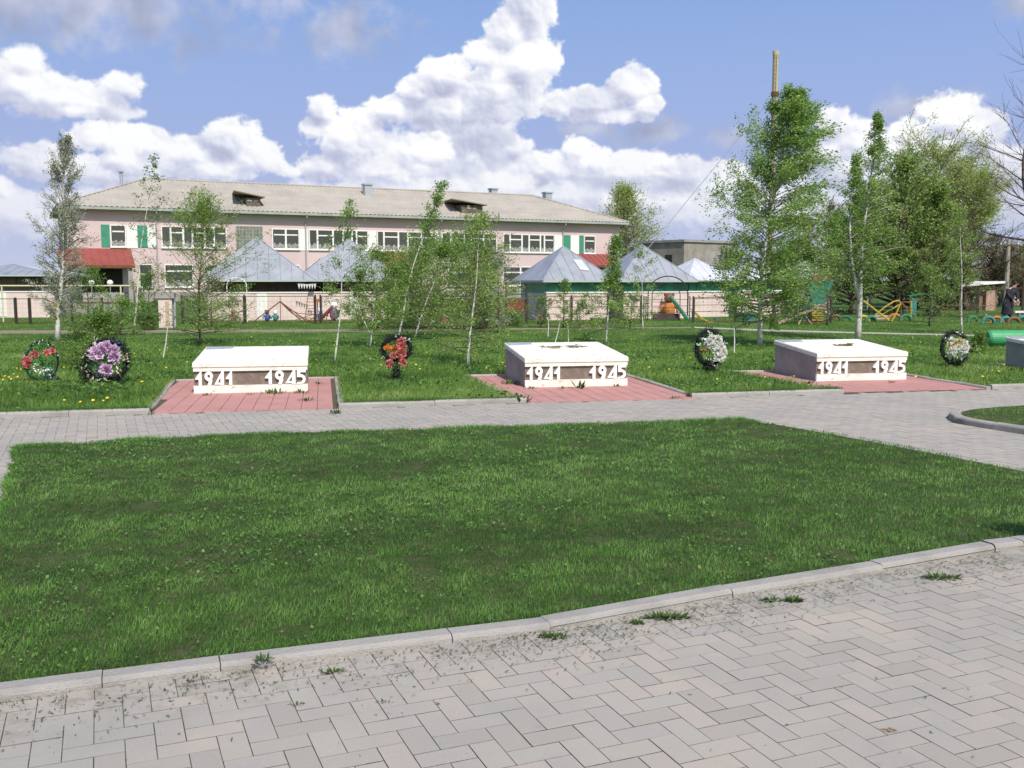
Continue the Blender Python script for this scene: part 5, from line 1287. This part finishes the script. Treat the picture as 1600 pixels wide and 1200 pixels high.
# green pipe on the grass
gy=G(1600,541).y; px0=P(1547,437,gy).x; rr_=.205
gpz=thing('green_pipe','big bright green painted pipe lying on the grass at the right edge','pipe',(px0,gy,0),R(-2))
pm=MB(); n=26
for (xa,ra) in ((0,rr_*.80),(.05,rr_*.96),(.12,rr_),(5.0,rr_)):
    for j in range(n): a=2*math.pi*j/n; pm.v.append((xa,ra*math.cos(a),rr_+ra*math.sin(a)-.02))
for k in range(3):
    for j in range(n): pm.f.append((k*n+j,k*n+(j+1)%n,(k+1)*n+(j+1)%n,(k+1)*n+j))
pm.f.append(tuple(range(n))); pm.f.append(tuple(3*n+j for j in range(n)))
pm.build('tank',mat('green_paint',(.06,.33,.14),.5,.4,noise=(1.5,(.05,.27,.11),(.4,.7))),gpz,smooth=False)
for k in (1.3,2.9): MB().tube([(k-.02,0,rr_-.02),(k+.02,0,rr_-.02)],rr_+.004,26).build('weld_band',MATS['green_paint'],gpz)
# telegraph pole
ty=57; tpz=thing('telegraph_pole','pale telegraph pole with a small crossbar near the grey house','pole',(pxX(1573,ty),ty,0))
MB().tube([(0,0,0),(0,0,pxZ(374,ty))],[.16,.10],8).build('pole',mat('weathered_pole',(.33,.30,.27),.9,.1),tpz); MB().box((-.6,-.12,pxZ(384,ty)),(.6,-.09,pxZ(382,ty))).build('crossbar',M_bark,tpz)
for sx in (-.5,.5): MB().tube([(sx,-.1,pxZ(382,ty)),(sx,-.1,pxZ(379,ty))],.05,6).build('insulator',M_white,tpz)

# ================================================================== PLAYGROUND
def pm(name,rgb,r=.6): rgb=tuple(c*.78+.015 for c in rgb); return mat(name,rgb,.75,.2,noise=(6,tuple(c*.7 for c in rgb),(.4,.65)))
Yl=pm('yellow_paint',(.62,.46,.07)); Or=pm('orange_paint',(.62,.24,.06)); Gn=pm('play_green',(.04,.24,.13)); Tl=pm('teal_paint',(.06,.27,.27)); Br=pm('rust_brown_paint',(.28,.12,.07)); Bl=pm('blue_paint',(.05,.12,.35)); Pk=pm('play_pink',(.62,.20,.24)); Wd=pm('pale_timber',(.47,.36,.25)); Rd=pm('play_red',(.45,.06,.05))
# half buried tyres
for i,(px,by,r,mm,cn) in enumerate([(1305,501,.22,Br,'brown'),(1322,502,.20,Gn,'green'),(1348,503,.24,Yl,'yellow'),(1361,503,.22,Gn,'green'),(1376,499,.2,Tl,'teal'),(1398,501,.26,Or,'orange'),(1415,502,.26,Gn,'green'),(1520,503,.22,Gn,'dark green'),(1544,506,.27,Tl,'blue teal'),(1557,504,.22,Or,'orange'),(1571,505,.24,Tl,'teal'),(1584,505,.22,Br,'brown'),(1597,503,.22,Tl,'teal')]):
    b_=G(px,by); wh_={1305:'behind the slender birch trunk, left end of the row',1322:'second in the row left of the slender birch trunk',1348:'just right of the slender birch trunk',1361:'beside the yellow tyre',1376:'left of the see-saw frame',1398:'under the yellow climbing arch',1415:'right of the yellow climbing arch',1520:'below the young birch crown',1544:'left end of the row by the dark dressed person',1557:'between two teal tyres',1571:'at the feet of the dark dressed person',1584:'right of the dark dressed person',1597:'at the right edge of the picture'}[px]
    t=thing('half_buried_tyre','%s half buried tyre %s'%(cn,wh_),'tyre',b_,R(random.uniform(-25,25)),'painted half buried tyres')
    MB().tube([(r*math.cos(math.pi*k/14),0,r*math.sin(math.pi*k/14)-.02) for k in range(15)],.062,8).build('tyre',mm,t,smooth=True)
def bars(name,label,cat,base,segs,Y=None,group=None):
    """segs: (part, material, radius, [(px,py,dy)...]) polylines measured in the play area's own plane at distance Y"""
    b_=G(*base) if Y is None else Vector((pxX(base[0],Y),Y,0)); t=thing(name,label,cat,b_,0,group)
    for (pn,mm,r,pl) in segs:
        for p in (pl if isinstance(pl[0],list) else [pl]):
            MB().tube([Vector((pxX(x,b_.y+dy),b_.y+dy,max(pxZ(y,b_.y+dy),0))) for x,y,dy in p],r,6).build(pn,mm,t,world=True)
    return t
# left: A-frame with hanging nets
bars('swing_frame','rusty A-shaped frame with a sagging net, in front of the leftmost veranda','play frame',(437,509),[('leg',Br,.022,[[(393,509,0),(437,471,0)],[(437,471,0),(480,508,0)],[(437,471,0),(471,511,.5)]]),('net_edge',Br,.014,[[(437,472,0),(450,483,0),(466,490,0),(491,491,0)],[(439,474,.2),(455,490,.2),(470,496,.2),(492,498,.2)]]),('pole',Br,.015,[(437,463,0),(437,510,0)])],Y=37.5)
bars('ladder_tower','rust brown climbing ladder with an orange seat at its top','ladder',(484,508),[('rail',Br,.014,[[(475,507,0),(480,464,0)],[(489,507,0),(492,464,0)]]),('rung',Br,.010,[[(476+.5*k,502-5*k,0),(490+.2*k,502-5*k,0)] for k in range(8)])],Y=37.8)
st_=thing('toy_box','small orange seat box hung at the top of the rust ladder','seat',(pxX(495,37.7),37.7,0)); MB().box((-.12,-.15,pxZ(472,37.7)),(.13,.15,pxZ(467,37.7))).build('seat',Or,st_); MB().bar((0,0,0),(0,0,pxZ(472,37.7)),.02,5).build('post',Br,st_)
bars('slide','red and rust small slide with side rails right of the ladder','slide',(510,506),[('rail',Br,.02,[[(495,500,0),(520,477,0)],[(499,503,.3),(519,480,.3)]]),('leg',Rd,.02,[[(509,505,0),(509,488,0)],[(518,505,0),(518,479,0)]]),('chute',Rd,.06,[(497,501,.15),(517,481,.15)])],Y=38)
bars('net_frame','crossed rusty bars of a low climbing net beside the ladder','play frame',(480,509),[('bar',Br,.010,[[(462,491,0),(490,509,0)],[(470,497,0),(492,497,0)],[(476,509,0),(492,494,0)],[(464,496,0),(492,503,0)],[(460,500,0),(490,491,0)]])],Y=37.2)
# small toys, figures
def figure(px,by,Y,h,label,body,head,name='toy_figure'):
    b_=Vector((pxX(px,Y),Y,0)); t=thing(name,label,'toy figure',b_,0,'toys along the fence')
    m=MB(); m.blob((0,0,h*.34),(h*.24,h*.2,h*.34),10,8); m.build('body',body,t,smooth=True)
    MB().blob((0,-.01,h*.80),(h*.2,h*.18,h*.2),10,8).blob((-h*.15,0,h*.95),h*.07,6,5).blob((h*.15,0,h*.95),h*.07,6,5).build('head',head,t,smooth=True)
    for s in (-1,1): MB().tube([(s*h*.2,-.02,h*.55),(s*h*.33,-.06,h*.38),(s*h*.30,-.12,h*.25)],[h*.07,h*.06,h*.05],6).build('arm',body,t,smooth=True)
figure(1046,494,41,1.05,'orange brown toy bear figure standing behind the garden arch',Or,Br)
figure(416,505,38.2,.45,'small dark toy figure under the A-shaped frame',Bl,Br); figure(429,506,38.4,.42,'small pale blue toy figure right of the dark one',Tl,M_white); figure(363,504,38.2,.45,'small pink toy figure at the left fence post',Pk,Pk); figure(500,503,38.6,.5,'bluish toy figure under the small slide',Bl,M_white); figure(521,500,39,.75,'purple figure board beside the spotted sapling stem',pm('play_purple',(.25,.16,.35)),M_white)
def boxy(px0,px1,y0,y1,Y,label,mm,name='planter',cat='planter',d=.5):
    x0=pxX(px0,Y); t=thing(name,label,cat,(x0,Y,0)); W=pxX(px1,Y)-x0; zt=pxZ(y0,Y); zb=max(0,pxZ(y1,Y))
    MB().hexa([(W*.06,0,zb),(W*.94,0,zb),(W*.94,d,zb),(W*.06,d,zb)],[(0,-.02,zt),(W,-.02,zt),(W,d+.02,zt),(0,d+.02,zt)]).build('tub',mm,t); MB().box((-.03,-.05,zt),(W+.03,d+.05,zt+.03)).build('rim',mm,t)
boxy(688,700,496,504,37.2,'pink square planter under the central clump',Pk); boxy(674,680,498,505,37.2,'white planter left of the pink one',M_white); boxy(664,672,497,505,37.2,'brown planter leftmost under the central clump',Br)
boxy(748,762,501,505,37,'white rimmed low stone bowl left of the porch',M_white); boxy(787,798,494,503,37.3,'grey concrete planter at the porch, left one',M_grey); boxy(801,809,494,503,37.3,'grey concrete planter at the porch, right one',M_grey)
bars('red_chair','small red chair among the shrubs by the green veranda','chair',(842,505),[('leg',M_metal,.015,[[(838,506,0),(841,492,0)],[(846,506,0),(848,494,0)],[(832,492,0),(841,499,0)]]),('seat',Rd,.05,[(839,495,0),(849,494,0)])],Y=37)
boxy(680,686,476,500,38.6,'dark brown door of a garden hut hidden in the central clump',M_brownd,'hut_door','door',.1)
# behind the arch: slide and ladder
bars('climbing_ladder','dark chain ladder leaning on the pink wall behind the arch','ladder',(1034,492),[('rail',Br,.012,[[(1028,491,0),(1035,464,0)],[(1040,491,0),(1041,464,0)]]),('rung',Br,.009,[[(1028.5+1*k,488-4*k,0),(1040.2,488-4*k,0)] for k in range(6)])],Y=39.5)
bars('green_slide','green slide descending right behind the garden arch','slide',(1062,495),[('chute',Gn,.07,[(1047,464,0),(1058,476,0),(1075,499,0)]),('rail',M_metal,.015,[(1050,462,0),(1078,498,0)])],Y=39)
bars('yellow_rail','curved yellow climbing rail right of the garden arch','play frame',(1098,506),[('rail',Yl,.025,[[(1080,482,0),(1095,495,0),(1108,505,0),(1116,504,0),(1117,501,0)],[(1082,487,.4),(1098,499,.4),(1110,507,.4)]]),('post',Bl,.03,[(1083,505,0),(1083,486,0)]),('post',Bl,.03,[(1118,506,0),(1118,497,0)])],Y=37.5)
# green sandbox boat, table
tb=thing('play_table','long teal play table with orange panels beneath, behind the fullest birch','table',(pxX(1153,38.5),38.5,0)); W=pxX(1184,38.5)-pxX(1153,38.5); z=pxZ(489,38.5)
MB().box((0,0,z-.05),(W,.5,z)).build('table_top',Tl,tb); MB().box((.08,.06,z-.34),(W-.08,.09,z-.051)).build('panel',Tl,tb)
for x in (.1,W-.14): MB().box((x,.15,0),(x+.06,.35,z-.051)).build('leg',Or,tb)
bars('teal_pole','thin teal pole leaning across the play table','pole',(1170,505),[('pole',Tl,.018,[(1154,476,0),(1184,503,0)])],Y=37.6)
# plank on trestle
pk=thing('plank_ramp','pale pinkish plank ramp rising right over a wooden trestle','ramp',(pxX(1218,35.5),35.5,0)); x1=pxX(1293,35.5)-pxX(1218,35.5); z1=pxZ(474,35.5)
MB().hexa([(0,0,.0),(x1,0,z1-.06),(x1,.3,z1-.06),(0,.3,.0)],[(0,0,.07),(x1,0,z1),(x1,.3,z1),(0,.3,.07)]).build('plank',pm('pinkish_timber',(.52,.34,.27)),pk)
xm=x1*.55; zm=z1*.52
for a,b_ in ((-.25,-.1),(.25,-.1),(-.1,.4),(.3,.4)): MB().bar((xm+a,b_,0),(xm,.15,zm-.02),.025,6).build('leg',Wd,pk)
# slatted yellow hut
yh=thing('slatted_hut','small slatted yellow play house beneath the green canopy','playhouse',(pxX(1271,37),37,0)); W=pxX(1287,37)-pxX(1271,37); z=pxZ(481,37)
MB().box((0,0,0),(W,.5,z)).build('body',Br,yh); s_=MB()
for k in range(6): MB().box((-.02,-.03,.08+k*z/6.4),(W+.02,-.002,.08+k*z/6.4+.06)).build('slat',Yl,yh)
# green tower with canopy
gt=thing('play_tower','green play tower with wide canopy and a red roof edge between the tall birches','play tower',(pxX(1262,39),39,0)); W=pxX(1302,39)-pxX(1262,39); zt=pxZ(438,39); zb=pxZ(476,39); 
Gc=pm('turquoise_canvas',(.05,.30,.20)); MB().hexa([(W*.22,0,zb),(W*.70,0,zb),(W*.70,.8,zb),(W*.22,.8,zb)],[(0,-.1,zt),(W,-.1,zt),(W,.9,zt),(0,.9,zt)]).build('canopy',Gc,gt)
MB().hexa([(W*.2,-.1,zt+.004),(W,-.1,zt+.004),(W,.9,zt+.004),(W*.2,.9,zt+.004)],[(W*.3,.3,zt+.22),(W*.9,.3,zt+.22),(W*.9,.6,zt+.22),(W*.3,.6,zt+.22)]).build('roof',M_brownd,gt)
MB().box((-.12,.05,.0),(W*.22-.01,.7,zb+.3)).build('side_panel',pm('dark_green_paint',(.015,.085,.05)),gt)
for x in (.25*W,.66*W): MB().box((x,.1,0),(x+.07,.17,zb-.001)).build('post',Gn,gt)
# right side frames
bars('see_saw','yellow see-saw bar sloping down to the right of the slender birch','see-saw',(1371,504),[('beam',Yl,.035,[(1350,470,0),(1392,501,0)]),('handle',M_metal,.02,[(1357,466,0),(1357,482,0)])],Y=37)
bars('climbing_arch','yellow looped climbing arch beside a brown goal frame','play frame',(1390,504),[('hoop',Yl,.03,[[(1370,492,0),(1384,480,0),(1398,471,0),(1406,469.5,0),(1409,474,0),(1403,488,0),(1396,502,0)],[(1376,495,.4),(1392,485,.4),(1407,476,.4)]]),('rung',M_metal,.015,[[(1381,483,0),(1388,489,.4)],[(1390,476,0),(1397,482,.4)]])],Y=37)
bars('goal_frame','brown square goal frame with yellow posts and a teal board','goal',(1418,495),[('frame',Br,.03,[[(1410,493,0),(1410,472,0),(1425,472,0)],[(1410,473,0),(1424,488,0)]]),('post',Yl,.035,[(1425.5,495,0),(1425.5,470,0)])],Y=39)
bd_=thing('teal_board','dark teal board right of the goal frame','board',(pxX(1427,39.2),39.2,0)); MB().box((0,0,.2),(pxX(1434,39.2)-pxX(1427,39.2),.06,pxZ(466,39.2))).build('board',Tl,bd_)
bars('green_beam','pale green overhead beam above the goal frame','play frame',(1440,480),[('beam',Gn,.03,[[(1422,463,0),(1430,461,0),(1462,458,0)],[(1424,457,0),(1432,463,0)]]),('post',Gn,.03,[[(1424,496,0),(1424,463,0)],[(1458,492,0),(1458,459,0)]])],Y=40)
bars('sandbox','long low timber sandbox edge under the yellow arch','sandbox',(1375,501),[('edge',Wd,.06,[(1356,499,0),(1391,499,0)]),('edge',Wd,.06,[(1358,495,1.2),(1394,495,1.2)])],Y=38)
# white bench at the right edge
bn_=thing('white_bench','white bench plank at the right edge beside the dark dressed person','bench',(pxX(1589,45),45,0)); MB().box((0,0,pxZ(489,45)),(1.6,.3,pxZ(486,45))).build('plank',M_white,bn_)
for x in (.2,1.3): MB().box((x,.05,0),(x+.1,.25,pxZ(489,45)-.002)).build('leg',M_grey,bn_)
# bunting on the leftmost veranda
bu=thing('bunting','string of white triangular pennants inside the leftmost veranda','bunting',(pxX(465,39.2),39.2,0)); zz=pxZ(443,39.2); L=pxX(494,39.2)-pxX(465,39.2)
MB().tube([(0,0,zz),(L/2,0,zz-.04),(L,0,zz)],.006,4).build('string',M_white,bu)
for k in range(7): x=L*(k+.5)/7; MB().hexa([(x-.045,-.004,zz-.03),(x+.045,-.004,zz-.03),(x,-.004,zz-.22)],[(x-.045,.004,zz-.03),(x+.045,.004,zz-.03),(x,.004,zz-.22)]).build('pennant',M_white,bu)

# ================================================================== PERSON
def person():
    Y=G(1577,503).y; s=1.0; base=Vector((pxX(1577,Y),Y,0)); H=pxZ(439.5,Y)
    t=thing('person','person in long dark clothes leaning forward, standing by the tyres at the right','person',base,R(0))
    k=H/1.62
    J={'pelvis':(0,0,.88),'waist':(.03,0,1.02),'chest':(.12,0,1.22),'neck':(.20,0,1.38),'head':(.25,-.02,1.50),'crown':(.27,-.02,1.60),
       'hipL':(-.09,0,.84),'kneeL':(-.11,-.03,.47),'ankL':(-.13,0,.08),'toeL':(-.10,-.15,.03),'hipR':(.09,0,.84),'kneeR':(.08,-.05,.47),'ankR':(.06,0,.08),'toeR':(.10,-.15,.03),
       'shL':(-.03,0,1.30),'elL':(-.05,-.10,1.05),'wrL':(.08,-.22,.88),'haL':(.12,-.27,.84),'shR':(.27,0,1.26),'elR':(.32,-.10,1.02),'wrR':(.26,-.24,.90),'haR':(.24,-.30,.86)}
    Rr={'pelvis':.13,'waist':.125,'chest':.145,'neck':.06,'head':.10,'crown':.075,'hipL':.095,'kneeL':.062,'ankL':.045,'toeL':.038,'hipR':.095,'kneeR':.062,'ankR':.045,'toeR':.038,'shL':.065,'elL':.047,'wrL':.033,'haL':.035,'shR':.065,'elR':.047,'wrR':.033,'haR':.035}
    E=[('pelvis','waist'),('waist','chest'),('chest','neck'),('neck','head'),('head','crown'),('pelvis','hipL'),('hipL','kneeL'),('kneeL','ankL'),('ankL','toeL'),('pelvis','hipR'),('hipR','kneeR'),('kneeR','ankR'),('ankR','toeR'),('chest','shL'),('shL','elL'),('elL','wrL'),('wrL','haL'),('chest','shR'),('shR','elR'),('elR','wrR'),('wrR','haR')]
    for S,hx in (('L',1),('R',-1)):
        b0=Vector(J['ha'+S])
        for f in range(5):
            n='f%s%d'%(S,f); off=Vector(((f-2)*.016,-.02 if f else .01,-.01)); tip=off*1.0+Vector((0,-.03-.012*(2-abs(f-2)),-.035 if f else -.01))
            J[n]=tuple(b0+off); J[n+'t']=tuple(b0+tip); Rr[n]=.010; Rr[n+'t']=.008; E+=[('ha'+S,n),(n,n+'t')]
    names=list(J); me=bpy.data.meshes.new('body'); me.from_pydata([tuple(Vector(J[n])*k) for n in names],[(names.index(a),names.index(b_)) for a,b_ in E],[])
    o=bpy.data.objects.new('body',me); COL.objects.link(o)
    md=o.modifiers.new('s','SKIN'); 
    for i,n in enumerate(names): me.skin_vertices[0].data[i].radius=(Rr[n]*k,Rr[n]*k*.85); me.skin_vertices[0].data[i].use_root=(n=='pelvis')
    o.modifiers.new('u','SUBSURF').levels=1
    dg=bpy.context.evaluated_depsgraph_get(); nm=bpy.data.meshes.new_from_object(o.evaluated_get(dg)); o.modifiers.clear(); o.data=nm; nm.name='body'
    skin=mat('skin',(.48,.30,.22),.6,.3); nm.materials.clear(); nm.materials.append(skin); nm.shade_smooth(); o.parent=t; o['_o']=tuple(base)
    # long coat: lofted rings following the torso, open at the hem
    cloth=mat('dark_cloth',(.028,.026,.036),.9,.1,noise=(10,(.045,.042,.055),(.4,.6)))
    rings=[(-.02,.30,.22,.19),(-.01,.55,.20,.18),(.0,.80,.18,.165),(.03,1.0,.165,.155),(.10,1.18,.185,.165),(.16,1.30,.165,.14),(.20,1.385,.075,.075)]
    def loft(rs,nm_,m_,yo=0.0):
        b2=MB(); n=18
        for (x,z,rx,ry) in rs:
            for j in range(n): a=2*math.pi*j/n; w=1+.05*math.sin(a*4+z*6); b2.v.append(((x+rx*w*math.cos(a))*k,(yo+ry*w*math.sin(a))*k,z*k))
        for r_ in range(len(rs)-1):
            for j in range(n): b2.f.append((r_*n+j,r_*n+(j+1)%n,(r_+1)*n+(j+1)%n,(r_+1)*n+j))
        return b2.build(nm_,m_,t,smooth=True)
    loft(rings,'coat',cloth)
    def sleeve(pts,rs,nm_,m_): MB().tube([Vector(p)*k for p in pts],[r_*k for r_ in rs],10).build(nm_,m_,t,smooth=True)
    for S in 'LR':
        sleeve([J['sh'+S],J['el'+S],J['wr'+S]],[.085,.064,.046],'sleeve',cloth); sleeve([J['hip'+S],J['knee'+S],J['ank'+S]],[.11,.078,.060],'trouser_leg',cloth)
        a=Vector(J['ank'+S]); MB().blob(((a.x+.01)*k,(a.y-.07)*k,.045*k),(.055*k,.14*k,.05*k),10,6).build('shoe',M_black,t,smooth=True)
    h=Vector(J['head']); hair=MB(); hair.blob((h+Vector((-.012,.025,.045)))*k,(.108*k,.108*k,.115*k),12,8); hair.build('hair',mat('dark_hair',(.022,.016,.013),.6,.3),t,smooth=True)
    fc=MB()
    for sx in (-.035,.035): fc.blob((h+Vector((sx,-.098,.02)))*k,.012*k,6,5)
    fc.build('eyes',M_black,t); MB().hexa([(h+Vector(v))*k for v in ((-.014,-.095,-.02),(.014,-.095,-.02),(.0,-.09,.03))],[(h+Vector(v))*k for v in ((-.010,-.125,-.018),(.010,-.125,-.018),(0,-.10,.03))]).build('nose',skin,t)
    MB().box(tuple((h+Vector((-.025,-.098,-.048)))*k),tuple((h+Vector((.025,-.090,-.040)))*k)).build('mouth',mat('lips',(.30,.10,.09)),t)
    for sx in (-.102,.102): MB().blob((h+Vector((sx,0,.01)))*k,(.012*k,.022*k,.032*k),6,5).build('ear',skin,t,smooth=True)
person()
# conifer just outside the frame that shades the kerb corner
b_=Vector((3.8,4.65,0))
tree('conifer_shrub','dense evergreen shrub just outside the right edge that shades the kerb corner',None,b_,b_+Vector((0,0,2.0)),.55,.05,60,14,.10,L_dark2,bark=M_bark,twig=M_bark,tr=.04,wind=(0,0),up=(-.1,.9),spread=.08,tw=5,seed=99,cat='shrub',prof=lambda u:1.0-.85*u,asp=.3)
